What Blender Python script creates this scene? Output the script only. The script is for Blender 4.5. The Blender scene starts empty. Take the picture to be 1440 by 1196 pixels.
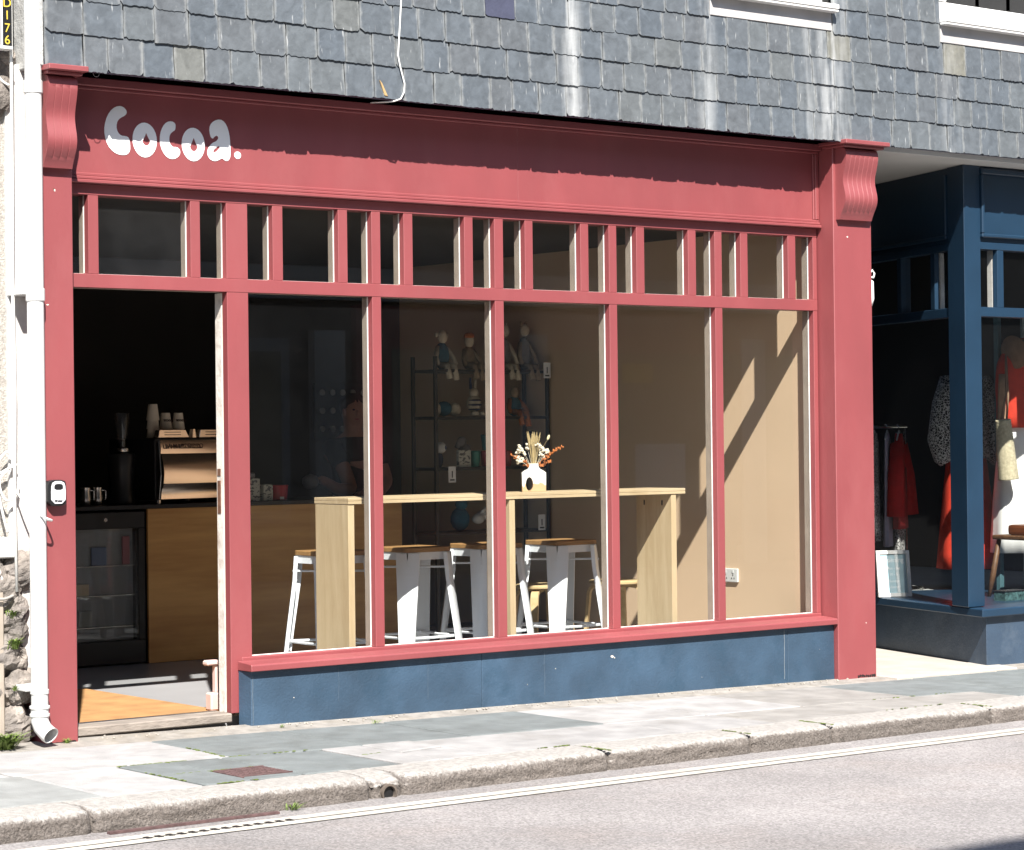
import bpy, bmesh, math, random
from mathutils import Vector, Matrix

rnd = random.Random(7)
scene = bpy.context.scene
C = scene.collection

# ------------------------------------------------------------------ camera
cam_d = bpy.data.cameras.new('Camera')
cam = bpy.data.objects.new('Camera', cam_d); C.objects.link(cam)
yaw, pitch, roll = math.radians(38.0833), math.radians(0.2543), math.radians(-0.6658)
fw = Vector((math.sin(yaw)*math.cos(pitch), math.cos(yaw)*math.cos(pitch), math.sin(pitch)))
rt = Vector((math.cos(yaw), -math.sin(yaw), 0)); up = rt.cross(fw)
r2 = math.cos(roll)*rt + math.sin(roll)*up
u2 = -math.sin(roll)*rt + math.cos(roll)*up
M = Matrix((( r2.x, u2.x, -fw.x), (r2.y, u2.y, -fw.y), (r2.z, u2.z, -fw.z))).to_4x4()
M.translation = (-5.3529, -10.1440, 1.4656)
cam.matrix_world = M
cam_d.sensor_fit = 'HORIZONTAL'; cam_d.sensor_width = 36; cam_d.lens = 84.95
cam_d.clip_start = 0.1; cam_d.clip_end = 2000
scene.camera = cam

# ------------------------------------------------------------------ sky, sun, exposure
SUN = Vector((0.55, 1.0, -1.218)).normalized()
w = bpy.data.worlds.new('World'); scene.world = w; w.use_nodes = True
nt = w.node_tree; nt.nodes.clear()
sky = nt.nodes.new('ShaderNodeTexSky'); sky.sky_type = 'NISHITA'; sky.sun_disc = False
sky.dust_density = 0.4; sky.sun_elevation = math.asin(-SUN.z); sky.sun_rotation = math.atan2(-SUN.x, -SUN.y)
bg = nt.nodes.new('ShaderNodeBackground'); bg.inputs[1].default_value = 0.085
wo = nt.nodes.new('ShaderNodeOutputWorld')
nt.links.new(sky.outputs[0], bg.inputs[0]); nt.links.new(bg.outputs[0], wo.inputs[0])
sl = bpy.data.lights.new('Sun', 'SUN'); sl.energy = 5.0; sl.angle = math.radians(0.53); sl.color = (1.0, 0.955, 0.89)
so = bpy.data.objects.new('Sun', sl); C.objects.link(so); so.location = (-6, -10, 12)
so.rotation_euler = SUN.to_track_quat('-Z', 'Y').to_euler()
vs = scene.view_settings
vs.view_transform = 'Standard'; vs.look = 'None'; vs.gamma = 1; vs.use_curve_mapping = False
vs.exposure = 1.3
cy = scene.cycles; cy.max_bounces = 7; cy.diffuse_bounces = 4; cy.glossy_bounces = 3; cy.transparent_max_bounces = 14; cy.sample_clamp_indirect = 6
scene.render.resolution_x = 1024; scene.render.resolution_y = 850

# ------------------------------------------------------------------ materials
MT = {}
def mat(name, col, rough=0.6, var=0.12, scale=6.0, bump=0.0, bscale=60.0, metal=0.0, spec=0.5,
        dirt=None, dirt_amt=0.0, dirt_scale=3.0, streak=None, rand=0.0, coat=0.0, stretch=None):
    if name in MT: return MT[name]
    m = bpy.data.materials.new(name); m.use_nodes = True
    t = m.node_tree; n = t.nodes; L = t.links
    b = n['Principled BSDF']; b.inputs['Roughness'].default_value = rough
    b.inputs['Metallic'].default_value = metal; b.inputs['Specular IOR Level'].default_value = spec
    b.inputs['Coat Weight'].default_value = coat
    geo = n.new('ShaderNodeNewGeometry'); mp = n.new('ShaderNodeMapping')
    L.new(geo.outputs['Position'], mp.inputs[0])
    if stretch: mp.inputs['Scale'].default_value = stretch
    def noise(sc, det=4, rg=0.55):
        q = n.new('ShaderNodeTexNoise'); q.inputs['Scale'].default_value = sc
        q.inputs['Detail'].default_value = det; q.inputs['Roughness'].default_value = rg
        L.new(mp.outputs[0], q.inputs['Vector']); return q
    def mix(fac, a, bb, mode='MIX'):
        q = n.new('ShaderNodeMix'); q.data_type = 'RGBA'; q.blend_type = mode
        for s, v in ((q.inputs[0], fac), (q.inputs[6], a), (q.inputs[7], bb)):
            if hasattr(v, 'is_linked') or isinstance(v, bpy.types.NodeSocket): L.new(v, s)
            else: s.default_value = v
        return q.outputs[2]
    def ramp(sock, a, bb):
        q = n.new('ShaderNodeMapRange'); q.inputs[1].default_value = a; q.inputs[2].default_value = bb
        L.new(sock, q.inputs[0]); return q.outputs[0]
    c4 = (*col, 1)
    lo = tuple(x*(1-var) for x in col)+(1,); hi = tuple(min(1, x*(1+var)) for x in col)+(1,)
    out = mix(ramp(noise(scale).outputs[0], 0.3, 0.7), lo, hi)
    if rand:
        oi = n.new('ShaderNodeObjectInfo')
        out = mix(1.0, out, mix(oi.outputs['Random'], (1-rand,)*3+(1,), (1+rand,)*3+(1,)), 'MULTIPLY')
    if dirt:
        out = mix(n_mul(n, L, ramp(noise(dirt_scale, 6, 0.65).outputs[0], 0.5, 0.75), dirt_amt), out, (*dirt, 1))
    L.new(out, b.inputs['Base Color'])
    if bump:
        bp = n.new('ShaderNodeBump'); bp.inputs['Strength'].default_value = bump; bp.inputs['Distance'].default_value = 0.01
        L.new(noise(bscale, 5, 0.6).outputs[0], bp.inputs['Height']); L.new(bp.outputs[0], b.inputs['Normal'])
    MT[name] = m
    return m
def n_mul(n, L, s, v):
    q = n.new('ShaderNodeMath'); q.operation = 'MULTIPLY'; L.new(s, q.inputs[0]); q.inputs[1].default_value = v
    return q.outputs[0]

RED   = mat('red_paint', (0.226, 0.041, 0.045), 0.58, 0.10, 2.6, 0.07, 70, spec=1.0, dirt=(0.268, 0.068, 0.070), dirt_amt=0.6, dirt_scale=2.3, stretch=(1, 1, 0.45))
REDD  = mat('red_paint_edge', (0.236, 0.046, 0.049), 0.58, 0.05, 2.2)
CREAM = mat('cream_timber', (0.34, 0.29, 0.24), 0.6, 0.12, 9, 0.1, 40)
PUTTY = mat('putty', (0.55, 0.52, 0.49), 0.6, 0.1, 20)
WHITE = mat('white_paint', (0.74, 0.73, 0.71), 0.4, 0.05, 4)
PVC   = mat('white_plastic', (0.62, 0.62, 0.61), 0.32, 0.05, 3, dirt=(0.40, 0.375, 0.34), dirt_amt=0.45, dirt_scale=4)
NAVY  = mat('navy_paint', (0.011, 0.033, 0.064), 0.4, 0.1, 3, 0.05, 40)
STALL = mat('blue_render', (0.034, 0.066, 0.108), 0.6, 0.25, 3.5, 0.3, 70, dirt=(0.016, 0.046, 0.080), dirt_amt=0.8, dirt_scale=5)
BLACKM= mat('black_metal', (0.012, 0.012, 0.013), 0.4, 0.1, 5)
BLACKP= mat('black_plastic', (0.015, 0.015, 0.016), 0.35, 0.05, 5)
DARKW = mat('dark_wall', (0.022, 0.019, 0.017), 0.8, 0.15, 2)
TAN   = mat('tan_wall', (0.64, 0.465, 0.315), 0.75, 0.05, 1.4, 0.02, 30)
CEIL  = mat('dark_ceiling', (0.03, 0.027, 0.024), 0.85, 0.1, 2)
FLOOR = mat('grey_floor', (0.34, 0.34, 0.35), 0.35, 0.08, 2.5)
COIR  = mat('coir_mat', (0.40, 0.215, 0.085), 0.95, 0.2, 7, 0.6, 250)
STEEL = mat('brushed_steel', (0.55, 0.53, 0.5), 0.25, 0.05, 3, metal=1.0)
STOOLW= mat('white_powder_coat', (0.78, 0.80, 0.83), 0.3, 0.03, 3)
SKIN  = mat('skin', (0.42, 0.21, 0.15), 0.5, 0.08, 12)
GREY  = mat('grey_plastic', (0.2, 0.2, 0.21), 0.5, 0.1, 5)
LEAF  = mat('leaf_green', (0.15, 0.22, 0.045), 0.6, 0.35, 30, rand=0.2)
MOSS  = mat('moss', (0.10, 0.13, 0.03), 0.95, 0.4, 60, 0.5, 300)
IRON  = mat('rusty_iron', (0.115, 0.068, 0.066), 0.7, 0.3, 30, 0.3, 120, metal=0.2)
RUST  = mat('rust', (0.16, 0.08, 0.05), 0.8, 0.4, 40, 0.3, 150)
SOFFIT= mat('white_soffit', (0.62, 0.61, 0.58), 0.6, 0.06, 2, 0.05, 20)
APRON = mat('lead_apron', (0.48, 0.46, 0.45), 0.6, 0.15, 5, 0.3, 12)
REDF  = mat('red_fabric', (0.50, 0.014, 0.014), 0.85, 0.15, 20, 0.1, 200)
ORANGEF=mat('scarlet_fabric', (0.50, 0.03, 0.010), 0.85, 0.15, 20, 0.1, 200)
LILAC = mat('lilac_fabric', (0.36, 0.33, 0.42), 0.85, 0.1, 20)
TSHIRT= mat('black_fabric', (0.012, 0.012, 0.015), 0.9, 0.1, 20)
STRAW = mat('straw', (0.50, 0.44, 0.30), 0.8, 0.25, 60, 0.5, 150)
FELT  = mat('brown_felt', (0.22, 0.13, 0.08), 0.9, 0.15, 20)
CONC  = mat('concrete', (0.36, 0.33, 0.29), 0.9, 0.25, 9, 0.5, 90, dirt=(0.22, 0.17, 0.12), dirt_amt=0.6, dirt_scale=6)
STONE = mat('granite', (0.25, 0.22, 0.195), 0.9, 0.45, 14, 1.0, 70, dirt=(0.12, 0.11, 0.11), dirt_amt=0.7, dirt_scale=5, rand=0.25)
ROUGH = mat('roughcast', (0.40, 0.375, 0.34), 0.95, 0.35, 60, 1.0, 130, dirt=(0.22, 0.19, 0.16), dirt_amt=0.8, dirt_scale=22)
SMOOTHR=mat('white_render', (0.50, 0.49, 0.475), 0.8, 0.1, 8, 0.3, 40, dirt=(0.33, 0.30, 0.27), dirt_amt=0.5, dirt_scale=10)
OAKLEG= mat('pale_wood', (0.50, 0.34, 0.16), 0.5, 0.15, 14, 0.1, 60, stretch=(1, 1, 0.15))

def wood(name, col, dark, axis, scale=5.0, rough=0.55):
    m = bpy.data.materials.new(name); m.use_nodes = True
    n = m.node_tree.nodes; L = m.node_tree.links; b = n['Principled BSDF']; b.inputs['Roughness'].default_value = rough
    tc = n.new('ShaderNodeTexCoord'); mp = n.new('ShaderNodeMapping')
    s = [scale*3]*3; s[axis] = scale*0.28; mp.inputs['Scale'].default_value = s
    L.new(tc.outputs['Object'], mp.inputs[0])
    a = n.new('ShaderNodeTexNoise'); a.inputs['Scale'].default_value = 1.0; a.inputs['Detail'].default_value = 6; a.inputs['Distortion'].default_value = 1.2
    L.new(mp.outputs[0], a.inputs['Vector'])
    f = n.new('ShaderNodeTexNoise'); f.inputs['Scale'].default_value = 9.0; f.inputs['Detail'].default_value = 3
    L.new(mp.outputs[0], f.inputs['Vector'])
    ad = n.new('ShaderNodeMath'); ad.operation = 'MULTIPLY_ADD'; L.new(f.outputs[0], ad.inputs[0]); ad.inputs[1].default_value = 0.35; L.new(a.outputs[0], ad.inputs[2])
    cr = n.new('ShaderNodeValToRGB'); cr.color_ramp.elements[0].position = 0.45; cr.color_ramp.elements[1].position = 0.85
    cr.color_ramp.elements[0].color = (*dark, 1); cr.color_ramp.elements[1].color = (*col, 1)
    L.new(ad.outputs[0], cr.inputs[0]); L.new(cr.outputs[0], b.inputs['Base Color'])
    return m
PLYT = wood('table_ply', (0.58, 0.45, 0.285), (0.44, 0.32, 0.185), 0)
PLYL = wood('leg_ply', (0.58, 0.45, 0.285), (0.47, 0.345, 0.20), 2)
PLYC = wood('counter_ply', (0.72, 0.40, 0.14), (0.52, 0.25, 0.075), 0, 1.6, 0.4)
SEATW = wood('seat_wood', (0.40, 0.23, 0.09), (0.26, 0.13, 0.045), 0, 9)
BIRCH = wood('birch', (0.58, 0.44, 0.24), (0.48, 0.34, 0.17), 0, 7)
OLDW = wood('weathered_wood', (0.30, 0.26, 0.22), (0.16, 0.13, 0.10), 0, 8, 0.85)

def slate_material():
    m = bpy.data.materials.new('slate'); m.use_nodes = True
    n = m.node_tree.nodes; L = m.node_tree.links; b = n['Principled BSDF']
    b.inputs['Roughness'].default_value = 0.5; b.inputs['Specular IOR Level'].default_value = 0.55
    oi = n.new('ShaderNodeObjectInfo'); geo = n.new('ShaderNodeNewGeometry'); tc = n.new('ShaderNodeTexCoord')
    cr = n.new('ShaderNodeValToRGB'); cr.color_ramp.interpolation = 'LINEAR'
    e = cr.color_ramp.elements
    e[0].position = 0.0; e[0].color = (0.089, 0.104, 0.121, 1)
    e[1].position = 1.0; e[1].color = (0.159, 0.155, 0.129, 1)
    for p, c in ((0.2, (0.094, 0.108, 0.123)), (0.45, (0.100, 0.113, 0.126)), (0.62, (0.099, 0.108, 0.118)), (0.80, (0.106, 0.119, 0.130)), (0.955, (0.106, 0.117, 0.125))):
        x = e.new(p); x.color = (*c, 1)
    L.new(oi.outputs['Random'], cr.inputs[0])
    # offset noise per slate
    ad = n.new('ShaderNodeVectorMath'); ad.operation = 'ADD'
    cx = n.new('ShaderNodeCombineXYZ'); mu = n.new('ShaderNodeMath'); mu.operation = 'MULTIPLY'; mu.inputs[1].default_value = 37.0
    L.new(oi.outputs['Random'], mu.inputs[0]); L.new(mu.outputs[0], cx.inputs[0]); L.new(mu.outputs[0], cx.inputs[1])
    L.new(geo.outputs['Position'], ad.inputs[0]); L.new(cx.outputs[0], ad.inputs[1])
    n1 = n.new('ShaderNodeTexNoise'); n1.inputs['Scale'].default_value = 16; n1.inputs['Detail'].default_value = 5; n1.inputs['Distortion'].default_value = 0.8
    L.new(ad.outputs[0], n1.inputs['Vector'])
    def mr(s, a, bb, c=0.0, d=1.0):
        q = n.new('ShaderNodeMapRange'); q.inputs[1].default_value = a; q.inputs[2].default_value = bb; q.inputs[3].default_value = c; q.inputs[4].default_value = d
        L.new(s, q.inputs[0]); return q.outputs[0]
    def mixc(f, a, bb, mode='MIX'):
        q = n.new('ShaderNodeMix'); q.data_type = 'RGBA'; q.blend_type = mode
        for s, v in ((q.inputs[0], f), (q.inputs[6], a), (q.inputs[7], bb)):
            if isinstance(v, bpy.types.NodeSocket): L.new(v, s)
            else: s.default_value = v
        return q.outputs[2]
    def mth(op, a, bb=None):
        q = n.new('ShaderNodeMath'); q.operation = op
        for s, v in ((q.inputs[0], a), (q.inputs[1], bb)):
            if v is None: continue
            if isinstance(v, bpy.types.NodeSocket): L.new(v, s)
            else: s.default_value = v
        return q.outputs[0]
    c0 = mixc(mr(n1.outputs[0], 0.3, 0.7), (0.82, 0.82, 0.82, 1), (1.2, 1.2, 1.2, 1))
    c1 = mixc(1.0, cr.outputs[0], c0, 'MULTIPLY')
    # pale lime bloom along the two side edges of each slate
    sx = n.new('ShaderNodeSeparateXYZ'); L.new(tc.outputs['Object'], sx.inputs[0])
    edge = mth('ABSOLUTE', sx.outputs[0])
    n2 = n.new('ShaderNodeTexNoise'); n2.inputs['Scale'].default_value = 22; n2.inputs['Detail'].default_value = 4
    L.new(ad.outputs[0], n2.inputs['Vector'])
    ef = mth('MULTIPLY', mr(mth('ADD', edge, mth('MULTIPLY', mth('SUBTRACT', n2.outputs[0], 0.5), 0.22)), 0.415, 0.50), 0.42)
    c2 = mixc(ef, c1, (0.34, 0.345, 0.335, 1))
    # run-off streaks below window corners (fixed places on the wall)
    sp = n.new('ShaderNodeSeparateXYZ'); L.new(geo.outputs['Position'], sp.inputs[0])
    mp = n.new('ShaderNodeMapping'); mp.inputs['Scale'].default_value = (7.0, 1, 1.1); L.new(geo.outputs['Position'], mp.inputs[0])
    n3 = n.new('ShaderNodeTexNoise'); n3.inputs['Scale'].default_value = 2.4; n3.inputs['Detail'].default_value = 5; L.new(mp.outputs[0], n3.inputs['Vector'])
    tot = None
    for x0, wd, am in ((2.86, 0.085, 0.75), (3.84, 0.09, 0.5), (4.82, 0.16, 0.75), (4.62, 0.08, 0.35), (5.85, 0.12, 0.35)):
        q = mr(mth('ABSOLUTE', mth('SUBTRACT', sp.outputs[0], x0)), 0.0, wd, am, 0.0)
        tot = q if tot is None else mth('ADD', tot, q)
    st = mth('MULTIPLY', tot, mr(n3.outputs[0], 0.38, 0.62))
    spk = n.new('ShaderNodeTexNoise'); spk.inputs['Scale'].default_value = 9; spk.inputs['Detail'].default_value = 2; L.new(mp.outputs[0], spk.inputs['Vector'])
    st2 = mth('ADD', st, mth('MULTIPLY', mr(spk.outputs[0], 0.67, 0.74), 0.6))
    c3 = mixc(mth('MINIMUM', st2, 0.85), c2, (0.46, 0.47, 0.47, 1))
    L.new(c3, b.inputs['Base Color'])
    bp = n.new('ShaderNodeBump'); bp.inputs['Strength'].default_value = 0.45; bp.inputs['Distance'].default_value = 0.006
    n4 = n.new('ShaderNodeTexNoise'); n4.inputs['Scale'].default_value = 30; n4.inputs['Detail'].default_value = 6; L.new(ad.outputs[0], n4.inputs['Vector'])
    L.new(n4.outputs[0], bp.inputs['Height']); L.new(bp.outputs[0], b.inputs['Normal'])
    return m
SLATE = slate_material()
SLATEB = mat('violet_slate', (0.056, 0.060, 0.095), 0.5, 0.1, 15, 0.2, 40)

def glass_material(name, dirt):
    m = bpy.data.materials.new(name); m.use_nodes = True
    n = m.node_tree.nodes; L = m.node_tree.links; n.clear()
    out = n.new('ShaderNodeOutputMaterial'); tr = n.new('ShaderNodeBsdfTransparent'); gl = n.new('ShaderNodeBsdfGlossy'); df = n.new('ShaderNodeBsdfDiffuse')
    tr.inputs[0].default_value = (0.955, 0.965, 0.96, 1); gl.inputs['Roughness'].default_value = 0.0; df.inputs[0].default_value = (0.7, 0.7, 0.72, 1)
    lw = n.new('ShaderNodeLayerWeight'); lw.inputs[0].default_value = 0.5
    pw = n.new('ShaderNodeMath'); pw.operation = 'POWER'; pw.inputs[1].default_value = 4.0; L.new(lw.outputs['Facing'], pw.inputs[0])
    ma = n.new('ShaderNodeMath'); ma.operation = 'MULTIPLY_ADD'; ma.inputs[1].default_value = 0.95; ma.inputs[2].default_value = 0.031; L.new(pw.outputs[0], ma.inputs[0])
    m1 = n.new('ShaderNodeMixShader'); L.new(ma.outputs[0], m1.inputs[0]); L.new(tr.outputs[0], m1.inputs[1]); L.new(gl.outputs[0], m1.inputs[2])
    geo = n.new('ShaderNodeNewGeometry')
    nz = n.new('ShaderNodeTexNoise'); nz.inputs['Scale'].default_value = 2.6; nz.inputs['Detail'].default_value = 8; nz.inputs['Roughness'].default_value = 0.65; L.new(geo.outputs['Position'], nz.inputs['Vector'])
    mr = n.new('ShaderNodeMapRange'); mr.inputs[1].default_value = 0.35; mr.inputs[2].default_value = 0.8; mr.inputs[3].default_value = dirt*0.25; mr.inputs[4].default_value = dirt; L.new(nz.outputs[0], mr.inputs[0])
    v = n.new('ShaderNodeTexVoronoi'); v.inputs['Scale'].default_value = 26; L.new(geo.outputs['Position'], v.inputs['Vector'])
    sp = n.new('ShaderNodeMapRange'); sp.inputs[1].default_value = 0.05; sp.inputs[2].default_value = 0.02; sp.inputs[3].default_value = 0.0; sp.inputs[4].default_value = dirt*3; L.new(v.outputs['Distance'], sp.inputs[0])
    ad = n.new('ShaderNodeMath'); L.new(mr.outputs[0], ad.inputs[0]); L.new(sp.outputs[0], ad.inputs[1])
    m2 = n.new('ShaderNodeMixShader'); L.new(ad.outputs[0], m2.inputs[0]); L.new(m1.outputs[0], m2.inputs[1]); L.new(df.outputs[0], m2.inputs[2])
    L.new(m2.outputs[0], out.inputs[0])
    return m
GLASS = glass_material('window_glass', 0.0035)
GLASSD = glass_material('dusty_glass', 0.014)

def leopard_material():
    m = bpy.data.materials.new('leopard_print'); m.use_nodes = True
    n = m.node_tree.nodes; L = m.node_tree.links; b = n['Principled BSDF']; b.inputs['Roughness'].default_value = 0.9
    geo = n.new('ShaderNodeNewGeometry'); nz = n.new('ShaderNodeTexNoise'); nz.inputs['Scale'].default_value = 40
    L.new(geo.outputs['Position'], nz.inputs['Vector'])
    mx = n.new('ShaderNodeMix'); mx.data_type = 'RGBA'; mx.inputs[0].default_value = 0.03
    L.new(geo.outputs['Position'], mx.inputs[6]); L.new(nz.outputs['Color'], mx.inputs[7])
    v = n.new('ShaderNodeTexVoronoi'); v.feature = 'DISTANCE_TO_EDGE'; v.inputs['Scale'].default_value = 58; L.new(mx.outputs[2], v.inputs['Vector'])
    cr = n.new('ShaderNodeValToRGB'); cr.color_ramp.interpolation = 'CONSTANT'
    cr.color_ramp.elements[0].color = (0.55, 0.54, 0.52, 1); cr.color_ramp.elements[1].color = (0.016, 0.016, 0.018, 1); cr.color_ramp.elements[1].position = 0.105
    L.new(v.outputs['Distance'], cr.inputs[0]); L.new(cr.outputs[0], b.inputs['Base Color'])
    return m
LEOP = leopard_material()

# ------------------------------------------------------------------ mesh helpers
ORI = {}
class MB:
    def __init__(s): s.v = []; s.f = []
    def add(s, vs, fs):
        k = len(s.v); s.v += [tuple(p) for p in vs]; s.f += [tuple(i+k for i in f) for f in fs]; return s
    def box(s, x0, x1, y0, y1, z0, z1, m=None):
        vs = [(x0,y0,z0),(x1,y0,z0),(x1,y1,z0),(x0,y1,z0),(x0,y0,z1),(x1,y0,z1),(x1,y1,z1),(x0,y1,z1)]
        if m: vs = [m @ Vector(p) for p in vs]
        return s.add(vs, [(0,3,2,1),(4,5,6,7),(0,1,5,4),(1,2,6,5),(2,3,7,6),(3,0,4,7)])
    def hexa(s, vs): return s.add(vs, [(0,3,2,1),(4,5,6,7),(0,1,5,4),(1,2,6,5),(2,3,7,6),(3,0,4,7)])
    def prism(s, poly, a, b, fn):
        """poly 2D, fn(p, t) -> xyz, extruded from a to b"""
        n = len(poly); vs = [fn(p, a) for p in poly]+[fn(p, b) for p in poly]
        fs = [tuple(range(n))[::-1], tuple(range(n, 2*n))]+[(i, (i+1) % n, n+(i+1) % n, n+i) for i in range(n)]
        return s.add(vs, fs)
    def tube(s, pts, r, n=8, cap=True):
        pts = [Vector(p) for p in pts]; rs = r if isinstance(r, (list, tuple)) else [r]*len(pts)
        rings = []; pa = None
        for i, p in enumerate(pts):
            d = (pts[min(i+1, len(pts)-1)]-pts[max(i-1, 0)]).normalized()
            a = pa if pa is not None else d.orthogonal()
            a = (a-d*a.dot(d)).normalized(); pa = a; b = d.cross(a)
            rings.append([p+(a*math.cos(2*math.pi*k/n)+b*math.sin(2*math.pi*k/n))*rs[i] for k in range(n)])
        vs = [q for R in rings for q in R]
        fs = [(i*n+k, i*n+(k+1) % n, (i+1)*n+(k+1) % n, (i+1)*n+k) for i in range(len(pts)-1) for k in range(n)]
        if cap: fs += [tuple(range(n))[::-1], tuple(range((len(pts)-1)*n, len(pts)*n))]
        return s.add(vs, fs)
    def lathe(s, prof, c, n=20, sx=1, sy=1, rot=None):
        vs = []; fs = []
        for r, z in prof:
            for k in range(n):
                a = 2*math.pi*k/n; vs.append((r*sx*math.cos(a), r*sy*math.sin(a), z))
        m = len(prof)
        fs = [(i*n+k, i*n+(k+1) % n, (i+1)*n+(k+1) % n, (i+1)*n+k) for i in range(m-1) for k in range(n)]
        fs += [tuple(range(n))[::-1], tuple(range((m-1)*n, m*n))]
        if rot: vs = [rot @ Vector(p) for p in vs]
        return s.add([Vector(p)+Vector(c) for p in vs], fs)
    def blob(s, c, rx, ry, rz, n=12, m=8, jit=0.0, rot=None, seed=0):
        q = random.Random(seed); vs = [(0,0,-1)]; 
        for i in range(1, m):
            t = math.pi*i/m
            for k in range(n): vs.append((math.sin(t)*math.cos(2*math.pi*k/n), math.sin(t)*math.sin(2*math.pi*k/n), -math.cos(t)))
        vs.append((0,0,1)); o = []
        for p in vs:
            f = 1+q.uniform(-jit, jit); p = Vector((p[0]*rx*f, p[1]*ry*f, p[2]*rz*f))
            if rot: p = rot @ p
            o.append(p+Vector(c))
        fs = [(0, 1+(k+1) % n, 1+k) for k in range(n)]
        fs += [(1+i*n+k, 1+i*n+(k+1) % n, 1+(i+1)*n+(k+1) % n, 1+(i+1)*n+k) for i in range(m-2) for k in range(n)]
        L = len(vs)-1; b = 1+(m-2)*n
        fs += [(b+k, b+(k+1) % n, L) for k in range(n)]
        return s.add(o, fs)
    def build(s, name, material, parent=None, bevel=0.0, smooth=False, loc=None, seg=1, fix=True):
        o0 = Vector(loc) if loc is not None else (ORI[parent.name] if parent is not None and parent.name in ORI else Vector((0,0,0)))
        me = bpy.data.meshes.new(name); me.from_pydata([Vector(p)-o0 for p in s.v], [], s.f)
        if bevel or fix:
            bm = bmesh.new(); bm.from_mesh(me)
            bmesh.ops.recalc_face_normals(bm, faces=bm.faces)
            if bevel:
                ed = [e for e in bm.edges if len(e.link_faces) == 2 and e.calc_face_angle(0) > 0.5]
                bmesh.ops.bevel(bm, geom=ed, offset=bevel, segments=seg, profile=0.6, affect='EDGES', clamp_overlap=True)
            bm.to_mesh(me); bm.free()
        if smooth:
            me.polygons.foreach_set('use_smooth', [True]*len(me.polygons))
            if smooth != 'all':
                try: me.set_sharp_from_angle(angle=math.radians(40))
                except Exception: pass
        me.materials.append(material)
        o = bpy.data.objects.new(name, me); C.objects.link(o)
        if parent is not None: o.parent = parent; ORI[o.name] = o0
        elif loc is not None: o.location = o0; ORI[o.name] = o0
        else: ORI[o.name] = Vector((0,0,0))
        return o
def tag(o, label=None, cat=None, group=None, kind=None):
    if label: o['label'] = label
    if cat: o['category'] = cat
    if group: o['group'] = group
    if kind: o['kind'] = kind
    return o
def thing(name, label, cat, loc=(0,0,0), group=None):
    o = bpy.data.objects.new(name, None); C.objects.link(o); o.location = loc; o.empty_display_size = 0.1
    ORI[o.name] = Vector(loc); return tag(o, label, cat, group)
def box(name, m, parent, x0, x1, y0, y1, z0, z1, bevel=0.002, **k):
    return MB().box(x0, x1, y0, y1, z0, z1).build(name, m, parent, bevel, **k)
def poly2(poly, holes=()):
    """triangulated 2D polygon with holes -> (verts2d, tris)"""
    bm = bmesh.new(); es = []
    for P in [poly]+list(holes):
        vv = [bm.verts.new((x, y, 0)) for x, y in P]
        es += [bm.edges.new((vv[i], vv[(i+1) % len(vv)])) for i in range(len(vv))]
    bmesh.ops.triangle_fill(bm, use_beauty=True, use_dissolve=False, edges=es)
    bm.verts.index_update()
    V = [(v.co.x, v.co.y) for v in bm.verts]; F = [tuple(v.index for v in f.verts) for f in bm.faces]
    bm.free(); return V, F
def plate(mb, poly, holes, fn, t0, t1):
    V, F = poly2(poly, holes); n = len(V)
    mb.add([fn(p, t0) for p in V]+[fn(p, t1) for p in V], F+[tuple(i+n for i in f[::-1]) for f in F])
    loops = [poly]+list(holes); k = 0
    for P in loops:
        m = len(P); mb.add([fn(p, t0) for p in P]+[fn(p, t1) for p in P], [(i, (i+1) % m, m+(i+1) % m, m+i) for i in range(m)])
    return mb
def smoothpoly(P, it=2):
    for _ in range(it):
        Q = []
        for i in range(len(P)):
            a, b = P[i], P[(i+1) % len(P)]
            Q += [(a[0]*.75+b[0]*.25, a[1]*.75+b[1]*.25), (a[0]*.25+b[0]*.75, a[1]*.25+b[1]*.75)]
        P = Q
    return P
def text_mesh(name, txt, size, m, parent, matrix, depth=0.0008, spacing=1.0):
    cu = bpy.data.curves.new(name, 'FONT'); cu.body = txt; cu.size = size; cu.extrude = depth; cu.align_x = 'CENTER'; cu.align_y = 'CENTER'; cu.space_character = spacing; cu.offset = 0.0008 if size < 0.05 else 0
    t = bpy.data.objects.new(name, cu); C.objects.link(t)
    dg = bpy.context.evaluated_depsgraph_get(); me = bpy.data.meshes.new_from_object(t.evaluated_get(dg))
    bpy.data.objects.remove(t); bpy.data.curves.remove(cu)
    o0 = ORI[parent.name] if parent else Vector((0,0,0))
    me.transform(Matrix.Translation(-o0) @ matrix); me.materials.clear(); me.materials.append(m)
    o = bpy.data.objects.new(name, me); C.objects.link(o); o.parent = parent; ORI[o.name] = o0
    return o
def frame_front(x, y, z, ang=0.0, tilt=0.0):
    """text plane facing -Y, turned by ang about Z"""
    return Matrix.Translation((x, y, z)) @ Matrix.Rotation(ang, 4, 'Z') @ Matrix.Rotation(math.pi/2+tilt, 4, 'X')

def g(x): return 0.075-0.0145*x           # pavement level falls gently to the right
def yk(x): return -2.0+0.07*x             # kerb face

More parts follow.
